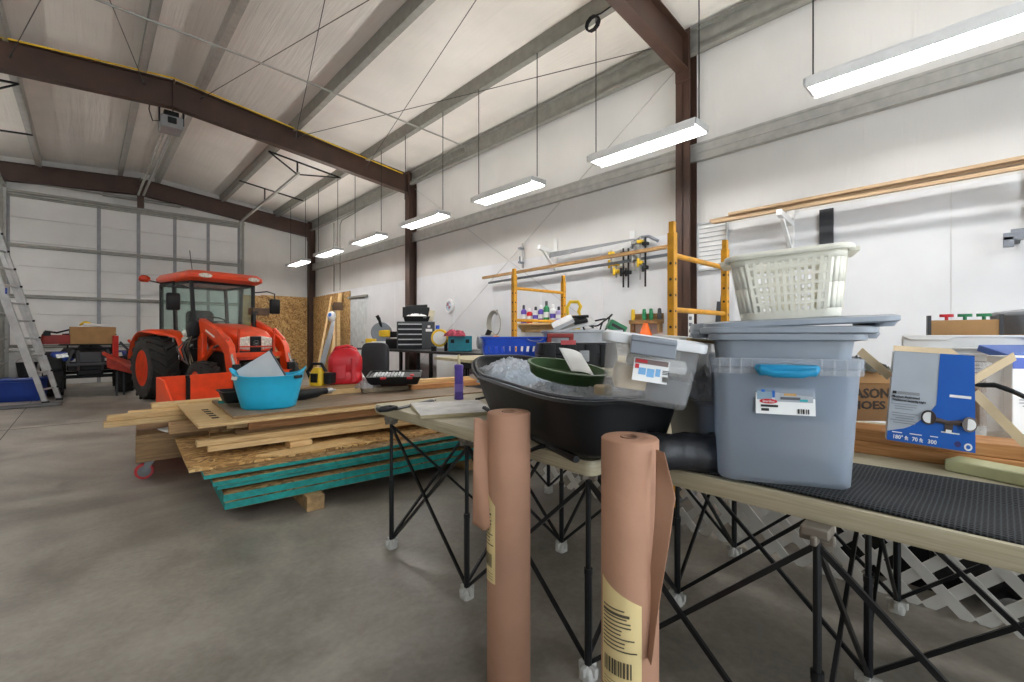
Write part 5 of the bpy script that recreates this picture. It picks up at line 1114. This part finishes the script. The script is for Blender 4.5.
# ================================================================ SCAFFOLD, DECK AND GEAR BEHIND THE TABLES
sc_ = thing('baker_scaffold', 'yellow rolling scaffold with two ladder ends rising behind the work tables', 'scaffold', (0, 0, 0))
P0, P1 = (V((2.70, 1.405, 0)), V((3.512, 1.405, 0))), (V((3.37, 3.567, 0)), V((4.182, 3.567, 0)))
HS = 1.905
for a, c in (P0, P1):
    for q in (a, c):
        b = B(); b.box(q+V((0, 0, (HS-.12)/2+.09)), (.046, .046, HS-.12-.06)); b.box(q+V((0, 0, HS-.05)), (.035, .035, .12))
        po = obj('post', b, SCAF, sc_, bev=.003)
        b = B()
        for k in range(14):
            z = .35+.10*k
            b.lathe([(.009, 0), (.009, .0006)], 10, q+V((-.023, 0, z)), (0, -pi/2, 0)); b.lathe([(.009, 0), (.009, .0006)], 10, q+V((0, -.023, z)), (pi/2, 0, 0))
        obj('lock_hole', b, INK, po)
        b = B(); b.lathe([(.02, -.016), (.06, -.016), (.062, 0), (.06, .016), (.02, .016)], 20, q+V((0, 0, .062)), (pi/2, 0, 0)); b.box(q+V((0, 0, .11)), (.05, .045, .06)); obj('caster', b, BLACK, sc_)
    for z in (.30, .65, .94, 1.36, 1.705):
        b = B(); b.tube(a+V((0, 0, z)), c+V((0, 0, z)), .017, n=10); obj('rung', b, SCAF, sc_)
for a, c in zip(P0, P1):
    b = B(); b.bar(a+V((0, 0, .95)), c+V((0, 0, .95)), .03, .05); obj('side_rail', b, SCAF, sc_)
b = B(); dk = [V((2.03, 1.45, 0)), V((3.50, 1.45, 0)), V((4.12, 3.52, 0)), V((2.32, 3.52, 0))]
b.hexa([p+V((0, 0, .977)) for p in dk], [p+V((0, 0, 1.0)) for p in dk]); tag(obj('deck_board', b, PLY, smooth=0), 'plywood deck carried by the yellow scaffold under the blue crate', 'deck')
ZD = 1.001
cr = thing('blue_crate', 'blue plastic crate with square side holes behind the sled', 'crate', (2.33, 2.48, ZD), FACE+rad(6))
w0, d0, w1, d1, h = .42, .30, .46, .34, .175
b = B(); b.loft([rrect(w0, d0, .03, 4, 0), rrect(w0+.01, d0+.01, .03, 4, .03), rrect(w0+.014, d0+.014, .03, 4, .035)])
rr = lambda t, g=0: rrect(w0+(w1-w0)*t-2*g, d0+(d1-d0)*t-2*g, .03, 4, h*t)
b.loft([rr(.0), rr(.40), rr(.40, .004), rr(0, .004)], False, False); b.loft([rr(.68), rr(.98), rr(1.0, -.012), rr(1.06, -.012), rr(1.06, .003), rr(.68, .004)], False, False, True)
n = 9
for s in (-1, 1):
    for i in range(n+1):
        f = -1+2*i/n; b.bar((f*(w0/2-.014), s*(d0/2+.004), h*.38), (f*(w1/2-.022), s*(d0/2+.013), h*.7), .024, .006, (0, 1, 0))
    for i in range(6): f = -1+2*i/5; b.bar((s*(w0/2+.004), f*(d0/2-.014), h*.38), (s*(w0/2+.013), f*(d0/2-.014), h*.7), .006, .03, (0, 1, 0))
obj('body', b, BLUE, cr)
b = B(); b.path([(.16*cos(a)*.35+.14, -.19, h*1.0+.0-.02*sin(a)) for a in [pi*i/8 for i in range(9)]], .003, 6); obj('wire_handle', b, STEEL, cr)
tk = thing('tool_case', 'black hard tool case with a dull red handle standing before the grey tote', 'tool case', (2.27, 1.84, ZD), FACE+rad(2)); tk.scale = (1.05, 1, 1.2); TKW = .46
b = B(); b.loft([rrect(TKW, .26, .03, 4, 0), rrect(TKW+.01, .27, .035, 4, .06), rrect(TKW, .26, .03, 4, .065), rrect(TKW+.01, .27, .035, 4, .07), rrect(TKW-.01, .25, .03, 4, .125)]); 
for x in (-.17, -.05, .07, .16): b.loft([rrect(.075, .02, .006, 3, .012, x, -.132), rrect(.07, .02, .006, 3, .118, x, -.130)])
obj('shell', b, BLACK, tk, bev=.003)
b = B(); b.box((.03, -.148, .06), (.055, .014, .055)); b.box((.03, -.156, .055), (.035, .006, .03)); obj('latch', b, mat('latch_grey', '8f9296', .4), tk, bev=.003)
b = B(); b.box((-.06, -.128, .128), (.085, .02, .022)); obj('badge', b, mat('badge_red', 'b8474b', .5), tk)
hd = thing('red_handled_box', 'dull red carrying handle of a case standing behind the black tool case', 'case', (2.36, 2.04, ZD), FACE)
b = B(); b.loft([rrect(.34, .12, .02, 3, 0), rrect(.34, .12, .02, 3, .125)]); obj('body', b, DGREY, hd, bev=.004)
b = B(); b.bar((-.075, 0, .12), (-.075, 0, .20), .03, .028); b.bar((.075, 0, .12), (.075, 0, .20), .03, .028); b.bar((-.09, 0, .195), (.09, 0, .195), .032, .03); obj('handle', b, REDD, hd, bev=.006)
gb = thing('grey_tote', 'pale grey rounded tote heaped with tools and black cords behind the tool case', 'storage tote', (2.70, 2.14, ZD), FACE)
b = B(); tub(b, .44, .34, .54, .42, .235, .07, .004, .012); b.loft([rrect(.55, .43, .07, 5, .12), rrect(.57, .45, .08, 5, .135), rrect(.55, .43, .07, 5, .15)]); obj('body', b, mat('tote_pale', 'b4b8bd', .42), gb)
GX, GY, GZ = gb.location.x, gb.location.y, ZD+.23
crumple('white_cloth', 'white cloth filling the pale grey tote beneath the tools', 'cloth', .50, .38, .05, (GX, GY, GZ-.035), FACE, mat('cloth_white', 'cfd1d3', .8), 3.9, .04, nu=20)
def gl(x, y, z): return Mx.LocRotScale(V((GX, GY, GZ)), Euler((0, 0, FACE)), None) @ V((x, y, z))
wk = thing('circular_saw', 'white and grey circular saw base plate lying atop the pale grey tote', 'saw', gl(-.05, -.05, .03), FACE, rot=(rad(20), rad(-12), FACE))
b = B(); b.box((0, 0, .02), (.30, .16, .014)); b.box((-.08, 0, .05), (.16, .12, .03), (0, rad(-14), 0)); obj('plate', b, ALU, wk, bev=.003); b = B(); b.box((.05, 0, .035), (.10, .08, .03)); b.path([(-.1, .02, .04), (0, .02, .07), (.12, .02, .05)], .012, 8); obj('motor', b, BLACK, wk, bev=.01)
yh = thing('yellow_saw_handle', 'yellow looped saw handle sticking up behind the pale grey tote', 'handle', gl(-.03, .10, .12), FACE)
b = B(); b.path([(-.045, 0, -.02), (-.055, 0, .06), (-.03, 0, .105), (.03, 0, .105), (.05, 0, .07), (.035, 0, .03), (.05, 0, -.02)], .014, 8, closed=True); b.box((.0, 0, -.08), (.09, .03, .16)); obj('grip', b, YEL, yh)
for i, (x, y, r, l) in enumerate(((.08, -.02, .10, 'black cord looping over the tools on the pale grey tote'), (.16, .02, .08, 'black cord loop hanging at the far end of the pale grey tote'))):
    b = B(); b.path([gl(x+r*cos(a)*(1+.2*sin(3*a)), y+.06*sin(a), .05+.05*sin(a*1.0+i)+.03*cos(2*a)) for a in [2*pi*k/22 for k in range(22)]], .0065, 6, closed=True); tag(obj('power_cable', b, BLACK), l, 'cord')
gbx = thing('green_box', 'dark green tool box wedge tilted on the white tote lid edge', 'tool', gl(.23, -.08, -.02), FACE, rot=(0, rad(28), FACE)); b = B(); b.box((0, 0, .05), (.13, .10, .07)); obj('body', b, GREENB, gbx, bev=.008); b = B(); b.box((.0, -.052, .05), (.10, .004, .02)); obj('stripe', b, INK, gbx)
# white sheet pads and small things by the clear tote lid
b = B(); b.box((0, 0, .0), (.15, .18, .018)); o = obj('white_pad', b, PAPER, bev=.004); p = at(684, 335, 1.66); place(o, (p.x, p.y, 1.185), rot=(rad(3), rad(4), FACE+.2)); tag(o, 'white pad lying between the clear latched tote and the big tote', 'pad')
b = B(); b.box((0, 0, -.09), (.13, .14, .16)); o = obj('white_carton', b, WHITE, bev=.004); place(o, (p.x, p.y, 1.18), FACE+.2); tag(o, 'white carton beneath the white pad by the big tote', 'carton')
b = B(); b.box((0, 0, .0), (.10, .02, .010)); o = obj('paint_stick', b, PINE, bev=.002); q = at(702, 341, 1.5); place(o, q, rot=(0, .1, FACE+.1)); tag(o, 'thin wooden stick on the corner of the clear tote lid', 'stick')
# ---------------------------------------------------------------- hung on the long wall
XP = XW-.014
def wal(u, v, off=0.): return onx(u, v, XP-off)
RW = -pi/2                                   # a thing whose front (-Y) faces the room from the long wall
def wallthing(name, lab, cat, u, v, off=.0, group=None):
    return thing(name, lab, cat, wal(u, v, off), RW, group)
# brackets and planks
def bracket(lab, u, v):
    t = wallthing('wall_bracket', lab, 'bracket', u, v)
    b = B(); b.box((0, -.012, .0), (.05, .02, .42)); b.bar((0, -.01, .02), (0, -.40, .06), .04, .05); b.bar((0, -.02, -.19), (0, -.30, .03), .03, .03); obj('arm', b, WHITE, t, bev=.004); t.scale = (1.3, 1, 1.25); return t
bracket('white wall bracket under the long planks, behind the laundry basket', 791, 226); bracket('white wall bracket holding the thin planks before the clamps', 556, 255); bracket('white wall bracket under the long planks at the frame edge', 1030, 200)
def plank(name, lab, u0, v0, u1, v1, off, w_, h_, m):
    p, q = wal(u0, v0, off), wal(u1, v1, off); d = q-p; b = B(); b.box((0, 0, 0), (d.length, w_, h_)); o = obj(name, b, m, smooth=0, bev=.002); o.location = (p+q)/2; o.rotation_euler = (0, -atan2(d.z, Vector2(d)), atan2(d.y, d.x)); return tag(o, lab, 'plank')
def Vector2(d): return sqrt(d.x*d.x+d.y*d.y)
plank('wall_plank', 'long pale plank resting on the white wall brackets at the near end', 712, 222, 1045, 158.5, .22, .14, .035, WALLT)
plank('wall_plank', 'long pale plank lying upon another high on the near wall brackets', 730, 215, 1045, 155, .26, .12, .03, WALLT)
plank('wall_plank', 'long narrow lath lying at the front edge of the near wall brackets', 712, 222.5, 1045, 163.5, .33, .04, .03, WALLT)
plank('wall_plank', 'long thin tan batten crossing the wall behind both scaffold ends', 483, 278, 672, 246, .20, .05, .045, mat('batten_tan', '9a7648', .6, var=.12))
plank('wall_plank', 'long thin grey batten just below the tan batten on the wall', 489, 283, 672, 254, .12, .04, .035, GREYP)
plank('wall_plank', 'dark strip fixed upright on the wall behind the laundry basket', 826.5, 209, 826.5, 270, .02, .02, .12, DGREY).rotation_euler = (0, pi/2, RW)
le = wallthing('long_level', 'long grey tapered straightedge resting on the bracket arm', 'straightedge', 588, 248, .15); b = B(); b.hexa([(-.75, -.01, -.05), (.75, -.01, .0), (.75, .01, .0), (-.75, .01, -.05)], [(-.75, -.01, .03), (.75, -.01, .02), (.75, .01, .02), (-.75, .01, .03)]); obj('blade', b, mat('grey_blade', '8d8f92', .4, metal=.4), le)
cl = wallthing('bar_clamp', 'upright silver bar clamp hanging left of the white bracket', 'clamp', 524, 256); cl['label'] = 'silver bar clamp hanging beside the white bracket over the far scaffold end'
b = B(); b.box((0, -.03, .0), (.03, .02, .42)); obj('bar', b, STEEL, cl); b = B(); b.box((0, -.07, .12), (.05, .10, .03)); obj('jaw', b, GREYP, cl); b = B(); b.box((0, -.07, -.12), (.05, .10, .03)); b.tube((0, -.1, -.12), (0, -.1, -.02), .014); obj('jaw', b, GREYP, cl)
for i, (u, v, m, L, lab) in enumerate(((612, 262, YEL, .45, 'yellow spring clamp hanging first in the clamp row'), (617, 270, YEL, .30, 'small yellow clamp hanging under the first yellow clamp'), (624, 268, BLACKM, .75, 'long black bar clamp hanging first of the dark clamps'), (629, 268, BLACKM, .75, 'long black bar clamp hanging second of the dark clamps'),
    (635, 255, STEEL, .6, 'silver clamp hanging between black clamps and the big yellow clamp'), (641, 258, YEL, .8, 'tall yellow clamp hanging by the grey plane'), (646, 262, BLACKM, .9, 'long dark bar clamp hanging last of the clamp row'))):
    t = wallthing('hanging_clamp', lab, 'clamp', u, v, .02+.02*i, 'clamps on the wall'); t.scale = (.8, .8, .72); b = B(); b.box((0, -.02, 0), (.028, .016, L)); obj('bar', b, STEEL if m is YEL else m, t, bev=.002)
    b = B(); b.box((.02, -.05, L*.36), (.09, .09, .06)); obj('jaw', b, m, t, bev=.008); b = B(); b.box((.02, -.05, -L*.12), (.08, .08, .07)); b.box((.0, -.09, -L*.12), (.04, .03, .16)); obj('jaw', b, m, t, bev=.008)
mt = wallthing('wall_mallet', 'grey curved tool head hanging above the yellow clamps', 'tool', 645, 240, .10); mt.scale = (.7, .8, .7); b = B(); b.path([(-.28, -.02, -.12), (-.2, -.02, .0), (-.05, -.02, .06), (.1, -.02, .05), (.28, -.02, -.06)], .03, 8); b.bar((0, 0, .05), (0, 0, -.25), .04, .04); obj('head', b, GREYP, mt)
b = B(); b.box((0, -.02, 0), (.07, .02, .30)); o = obj('peg_strip', b, WHITE, bev=.004); place(o, wal(633, 242, .0), RW); tag(o, 'white upright strip carrying the hanging clamps', 'strip')
# square white wire/vent panel, clock, cord hook, shelves
vp = wallthing('wire_panel', 'white framed louvre panel hanging by the near scaffold end', 'panel', 713.5, 246); b = B(); b.box((0, -.02, 0), (.33, .02, .55)); obj('back', b, PAPER, vp); b = B()
for s in (-1, 1): b.box((s*.17, -.035, 0), (.02, .04, .57)); b.box((0, -.035, s*.28), (.36, .04, .02))
for k in range(9): b.box((0, -.034, .22-.055*k), (.32, .01, .012), (.4, 0, 0))
obj('slat', b, mat('panel_grey', 'c3c5c6', .5), vp)
ck = wallthing('wall_clock', 'small round white clock face hung on the long wall by the brown column', 'clock', 450, 306); b = B(); b.lathe([(.145, 0), (.15, .02), (.14, .035)], 28, (0, 0, 0), (pi/2, 0, 0)); obj('case', b, WHITE, ck); b = B(); b.lathe([(.10, .036), (.10, .037)], 24, (0, 0, 0), (pi/2, 0, 0)); fc_ = obj('dial', b, mat('clock_dial', 'a9b7cc', .5, var=.3, scale=20), ck); b = B(); b.box((-.02, -.04, .03), (.06, .003, .06)); b.box((.03, -.04, -.03), (.05, .003, .05)); obj('mark', b, mat('clock_mark', 'a05a5a', .5), fc_)
hk = wallthing('cord_hook', 'wall hook holding a grey coiled cord over the blue crate', 'hook', 497, 318); b = B(); b.tube((0, 0, .08), (0, -.08, .08), .01); b.box((0, -.006, .1), (.04, .012, .1)); obj('peg', b, STEEL, hk)
cc = wallthing('coiled_cord', 'grey coiled cord hanging from the wall hook over the blue crate', 'cord', 497, 318, .03); b = B()
for k in range(5): b.path([((.14+.012*k)*cos(a), -.03-.012*k, -.10+.20*sin(a)*(1+.04*k)) for a in [2*pi*j/20 for j in range(20)]], .011, 6, closed=True)
obj('coil', b, mat('cord_grey', 'a6a298', .7), cc)
ws = wallthing('wall_shelf', 'small wooden wall shelf of spray bottles behind the far scaffold end', 'shelf', 543, 324); b = B(); b.box((0, -.09, 0), (1.0, .18, .03)); b.box((0, -.01, -.07), (1.0, .02, .12)); obj('board', b, PINE, ws, bev=.003)
b = B()
for s in (-.42, .42): b.bar((s, -.01, -.12), (s, -.16, -.02), .03, .03)
obj('support', b, PINE, ws)
for i, (x, m, h_, lab) in enumerate(((-.36, PURP, .30, 'purple and white spray can standing at the far end of the wall shelf'), (-.22, RED, .24, 'red capped can on the wall shelf by the purple can'), (-.08, WHITE, .26, 'white bottle in the middle of the wall shelf'), (.04, PURP, .28, 'purple can in the middle of the wall shelf'), (.16, GREENB, .34, 'green pump bottle on the wall shelf'), (.30, WHITE, .28, 'white bottle beside the green pump bottle'), (.42, mat('bottle_lilac', 'b7a8d8', .4), .24, 'lilac bottle at the near end of the wall shelf'))):
    t = thing('spray_can', lab, 'can', ws.location+V((-.09, -x, .016)), RW, 'cans on the wall shelf'); b = B(); b.lathe([(.045, 0), (.048, .01), (.048, h_*.7), (.03, h_*.78), (.02, h_*.8)], 18); obj('body', b, m, t); b = B(); b.lathe([(.022, h_*.8), (.022, h_), (.012, h_+.01)], 14); obj('cap', b, WHITE if i % 2 else DGREY, t)
    b = B(); b.lathe([(.0486, h_*.25), (.0486, h_*.5)], 18, cap0=False, cap1=False); obj('band', b, PAPER if m is not WHITE else PURP, t)
tr_ = wallthing('screwdriver_rack', 'small wooden wall rack of screwdrivers behind the clear latched tote', 'tool rack', 648, 322); b = B(); b.box((0, -.05, 0), (.46, .10, .05)); b.box((0, -.01, .06), (.46, .02, .10)); b.box((-.2, -.05, -.06), (.02, .1, .16)); b.box((.2, -.05, -.06), (.02, .1, .16)); obj('rack', b, PINED, tr_)
for k, (x, m) in enumerate(((-.19, YEL), (-.02, GREENB), (.08, GREENB), (.2, DGREY))):
    t = thing('screwdriver', ('yellow handled screwdriver standing at the far end of the wall rack', 'green handled screwdriver standing over the orange cone', 'green handled screwdriver standing second over the orange cone', 'dark handled screwdriver at the near end of the wall rack')[k], 'screwdriver', tr_.location+V((-.06, -x, .026)), RW); b = B(); b.lathe([(.024, .0), (.028, .05), (.022, .14), (.01, .15)], 12); obj('grip', b, m, t); b = B(); b.tube((0, 0, 0), (0, 0, -.14), .006); obj('shaft', b, STEEL, t)
cn = wallthing('orange_cone', 'bright orange cone standing at the wall rack behind the clear tote', 'cone', 645.5, 332, .14); b = B(); b.lathe([(.12, -.06), (.13, -.05), (.04, .20), (.03, .205)], 24); b.box((0, 0, -.065), (.28, .28, .02)); obj('body', b, mat('cone_orange', 'f26a21', .45), cn); cn.scale = (.72, .72, .72); cn.location.z -= .03
b = B(); b.box((0, -.05, -.10), (.5, .22, .02)); b.box((0, -.004, -.16), (.46, .02, .12)); o = obj('cone_shelf', b, PINED, bev=.003); o.parent = None; place(o, wal(647, 329, .0)+V((0, 0, -.0)), RW); o.location.z = cn.location.z-.055+.09; o.location.x -= .08; tag(o, 'small wooden ledge under the orange cone on the wall', 'ledge')
ps = thing('power_strip', 'white power strip of outlets mounted on the near brown column', 'power strip', (5.28, 2.54, 1.25), RW); b = B(); b.box((.04, -.02, .0), (.06, .03, .40)); obj('case', b, WHITE, ps, bev=.004); b = B()
for k in range(5): b.box((.04, -.037, -.15+.075*k), (.035, .004, .04))
obj('outlet', b, GREYP, ps)
pd = wallthing('paddle', 'dark flat paddle on a long shaft standing against the wall by the near scaffold end', 'paddle', 719, 312, .1); b = B(); b.bar((0, 0, -.25), (.03, 0, .12), .10, .02); b.bar((.03, 0, .12), (.06, 0, .40), .03, .02); b.bar((-.1, 0, -1.44), (0, 0, -.25), .03, .02); obj('blade', b, DGREY, pd)
gp = wallthing('grey_bracket_tool', 'grey steel clamp tool jutting in at the frame edge over the cartons', 'tool', 1036, 234, .25); b = B(); b.box((0, 0, 0), (.34, .06, .06)); b.box((-.14, 0, -.04), (.06, .06, .08)); b.box((0, 0, .04), (.26, .04, .03)); obj('body', b, GREYP, gp, bev=.005); b = B(); b.bar((-.1, .0, 0), (-.1, .28, .0), .05, .05); obj('mount', b, DGREY, gp)
# ---------------------------------------------------------------- work bench along the far wall and its load
wbn = thing('work_bench', 'long black legged work bench loaded with tools along the long wall', 'bench', (4.75, 6.9, 0)); BH = .93
b = B(); b.box((0, 0, BH-.02), (1.15, 5.2, .04)); obj('top', b, mat('bench_top_black', '2a2a2c', .5), wbn, bev=.004)
for y in (-2.5, -1.25, 0, 1.25, 2.5):
    for x in (-.54, .54):
        b = B(); b.box((x, y, (BH-.04)/2), (.06, .06, BH-.04)); obj('leg', b, BLACKM, wbn)
b = B(); b.box((0, 0, .28), (.9, 5.1, .03)); obj('lower_shelf', b, DGREY, wbn)
def bench_at(u, Z): p = at(u, 335, Z); return V((p.x, p.y, BH+.001))
ch = thing('tool_chest', 'black tool chest of steel edged drawers standing before the brown column', 'tool chest', bench_at(416, 8.55), FACE+rad(14))
b = B(); b.box((0, .2, .26), (.70, .40, .52)); obj('body', b, DGREY, ch, bev=.006)
for k in range(5):
    b = B(); b.box((-.11, -.006, .06+.095*k), (.44, .02, .085)); d_ = obj('drawer', b, BLACK, ch, bev=.003); b = B(); b.box((-.11, -.022, .092+.095*k), (.43, .018, .02)); obj('pull', b, STEEL, d_)
b = B(); b.box((.24, -.003, .36), (.12, .004, .05)); b.box((.24, -.003, .43), (.05, .004, .04)); obj('sticker', b, PAPER, ch)
tbx = thing('open_tool_tote', 'open black tool tote with white rags on top of the tool chest', 'tool tote', ch.location+V((.12, .18, .525)), FACE+rad(14)); b = B(); tub(b, .44, .26, .50, .32, .10, .02, .004, .008); b.box((-.0, .18, .19), (.52, .03, .20)); b.tube((-.2, .2, .29), (.22, .2, .32), .03); obj('body', b, BLACK, tbx, bev=.004); b = B(); b.box((.28, .0, .12), (.10, .2, .20), (0, .2, 0)); obj('flap', b, mat('flap_cream', 'cfc6ad', .7), tbx)
crumple('shop_rag', 'white rags heaped in the open tool tote on the tool chest', 'rag', .42, .24, .08, tbx.location+V((0, 0, .07)), FACE, PAPER, 6.6, .05, nu=16)
ms = thing('mitre_saw', 'yellow and grey mitre saw standing on the bench behind the backrest', 'mitre saw', bench_at(381, 9.1), FACE+rad(10))
b = B(); b.box((0, .15, .05), (.52, .40, .10)); b.lathe([(.2, 0), (.2, .03), (.19, .04)], 24, (0, .1, .10)); obj('base', b, ALU, ms, bev=.005); b = B(); b.lathe([(.20, -.03), (.21, 0), (.20, .03)], 28, (0, .1, .32), (pi/2, 0, .2)); obj('blade_guard', b, GREYP, ms)
b = B(); b.box((.02, .16, .30), (.30, .2, .14)); b.box((-.2, .1, .15), (.22, .12, .10)); b.box((.22, .15, .16), (.24, .2, .08)); obj('motor', b, YEL, ms, bev=.02); b = B(); b.tube((.0, .1, .42), (-.04, .05, .58), .03); b.tube((-.04, .05, .58), (-.08, .03, .66), .035); b.box((.24, .15, .28), (.16, .14, .12)); obj('handle', b, BLACK, ms)
bb_ = thing('black_box', 'black low box on the bench between the mitre saw and tool chest', 'box', bench_at(394, 8.95), FACE); b = B(); b.box((0, .1, .09), (.32, .26, .18)); obj('body', b, BLACK, bb_, bev=.01); b = B(); b.box((0, .1, .19), (.30, .24, .02)); obj('lid', b, DGREY, bb_)
tp_ = thing('tape_reel', 'round white faced yellow reel standing on the bench by the teal case', 'reel', bench_at(440, 7.6), FACE); b = B(); b.lathe([(.14, -.04), (.15, 0), (.14, .04)], 28, (0, 0, .22), (pi/2, 0, 0)); obj('rim', b, YEL, tp_); b = B(); b.lathe([(.11, .042), (.11, .046)], 28, (0, 0, .22), (pi/2, 0, 0)); obj('face', b, WHITE, tp_); b = B(); b.box((.10, .0, .10), (.05, .08, .2)); b.box((-.1, 0, .04), (.08, .1, .08)); obj('stand', b, BLACK, tp_)
b = B(); b.tube((0, 0, .0), (0, 0, .06), .035); b.ball if False else None; o = obj('blue_knob', b, BLUE, tp_); o.location = (-.04, 0, .37)
tl = thing('teal_case', 'teal tool case standing on the bench behind the white panel', 'tool case', bench_at(460, 7.3), FACE+rad(4)); b = B(); b.box((0, .12, .13), (.38, .24, .25)); obj('body', b, mat('teal_case', '17788a', .45), tl, bev=.01); b = B()
for s in (-.12, .12): b.box((s, -.004, .17), (.06, .012, .06))
obj('latch', b, BLACK, tl, bev=.003)
crumple('maroon_cloth', 'maroon and pink cloth bundled on top of the teal case', 'cloth', .34, .22, .11, tl.location+V((-.03, .10, .25)), FACE, mat('maroon_cloth', '8d3546', .8, var=.3, scale=20), 9.9, .05, nu=18)
gr_ = thing('bench_grinder', 'grey and orange grinder on the bench beside the blue crate', 'grinder', bench_at(488, 6.6), FACE); b = B(); b.lathe([(.09, -.16), (.11, -.1), (.11, .1), (.09, .16)], 20, (0, .1, .16), (0, pi/2, .3)); b.box((0, .1, .04), (.2, .16, .08)); obj('motor', b, GREYP, gr_); b = B(); b.lathe([(.11, 0), (.12, .02), (.11, .05)], 20, (.12, .03, .14), (pi/2, 0, 0)); obj('guard', b, mat('grinder_orange', 'd9852b', .5), gr_); b = B(); b.tube((-.02, .1, .25), (.02, .1, .34), .04); obj('cap', b, BLACK, gr_)
for x, l in ((4.62, 'white paper roll panel standing before the bench by the yellow reel'),):
    pp = thing('white_board', l, 'board', (at(450, 335, 6.2).x, at(450, 335, 6.2).y, 0), FACE); b = B(); b.box((0, 0, .46), (.36, .03, .92)); obj('board', b, WHITE, pp, bev=.004); b = B(); b.box((0, .1, .02), (.36, .22, .04)); obj('foot', b, DGREY, pp)
lv = thing('yellow_level', 'yellow and black stand leaning before the bench by the white panel', 'stand', (at(441, 335, 6.3).x, at(441, 335, 6.3).y, 0), FACE); b = B(); b.box((0, 0, .42), (.06, .03, .84)); obj('post', b, YEL, lv, bev=.003); b = B(); b.box((0, 0, .02), (.22, .22, .04)); b.box((0, 0, .85), (.10, .06, .05)); obj('base', b, BLACK, lv)
# second black bench nearer, seen between tube and crate
nb = thing('black_stand', 'black low stand with thick legs between the purple tube and blue crate', 'stand', (at(483, 335, 5.6).x, at(483, 335, 5.6).y, 0), FACE); b = B(); b.box((0, .2, .86), (.62, .45, .15)); obj('top', b, BLACK, nb, bev=.008)
for x in (-.26, .26):
    for y in (.02, .38):
        b = B(); b.box((x, y, .40), (.07, .07, .80)); obj('leg', b, BLACK, nb)
b = B(); b.box((.03, -.027, .86), (.10, .004, .03)); obj('sticker', b, PAPER, nb)
# ---------------------------------------------------------------- white lattice panels and things behind them
def lattice(lab, y0, y1, x, hh):
    t = thing('lattice_panel', lab, 'lattice panel', (x, y0, 0), 0, rot=(0, rad(4), 0)); L_ = y1-y0; b = B(); s = .118; wd = .046
    for sg, xo in ((1, 0.), (-1, .008)):
        c = -hh if sg > 0 else 0
        while c < (L_ if sg > 0 else L_+hh):
            a0 = max(0, c) if sg > 0 else min(L_, c); 
            if sg > 0: p = (max(c, 0), max(0, -c)); q = (min(c+hh, L_), min(hh, L_-c))
            else: p = (min(c, L_), max(0, c-L_)); q = (max(c-hh, 0), min(hh, c))
            if abs(q[0]-p[0]) > .03: b.bar((xo, p[0], p[1]), (xo, q[0], q[1]), wd, .007, (1, 0, 0))
            c += s*1.414
    obj('lattice', b, LATT, t, smooth=0); return t
lattice('white diagonal lattice panel standing on edge behind the near table legs', -.95, 1.36, 2.70, .64)
lattice('white diagonal lattice panel standing on edge behind the far table legs', 1.46, 2.55, 2.74, .46)
for i, (nm, lab, x, y, z, d, m) in enumerate((('storage_bin', 'dark bin on the floor behind the lattice under the near table', 3.05, .35, 0, (.36, .5, .34), BLACK), ('cardboard_box', 'brown carton on the floor behind the near lattice panel', 3.1, -.35, 0, (.4, .5, .36), CARDD), ('storage_bin', 'white bin on the floor behind the lattice under the near table', 3.15, .95, 0, (.4, .5, .36), WHITE), ('storage_bin', 'grey bin on the floor behind the lattice under the scaffold deck', 3.2, 1.75, 0, (.36, .45, .4), GREYP), ('storage_bin', 'white bin on the floor behind the far lattice panel', 3.25, 2.45, 0, (.36, .45, .4), WHITE))):
    t = thing(nm, lab, 'bin', (x, y, z)); b = B(); tub(b, d[0]*.9, d[1]*.9, d[0], d[1], d[2], .03, .004, .01); obj('body', b, m, t)
    crumple('plastic_bag', ('black', 'tan', 'white', 'silver', 'clear')[i]+' bag bulging from the bin behind the lattice'+(' near the scaffold' if i > 2 else ''), 'bag', d[0]*.8, d[1]*.8, .10, (x, y, d[2]-.06), .3*i, (BLACK, CARD, PAPER, MATS['silver_bag'], PAPER)[i], i+1.5, .07, nu=16)

for i, (x, y) in enumerate(((2.98, -.85), (3.0, 1.72), (3.02, .0))):
    roll('trash_bag', 'full black bag slumped behind the white lattice, '+('beyond the frame-edge table legs', 'under the scaffold end', 'between the dark bin and the carton')[i], 'bag', [(x, y-.22, .2), (x, y, .22), (x+.02, y+.24, .18)], .2, LEATH, i+2, .25, 18)
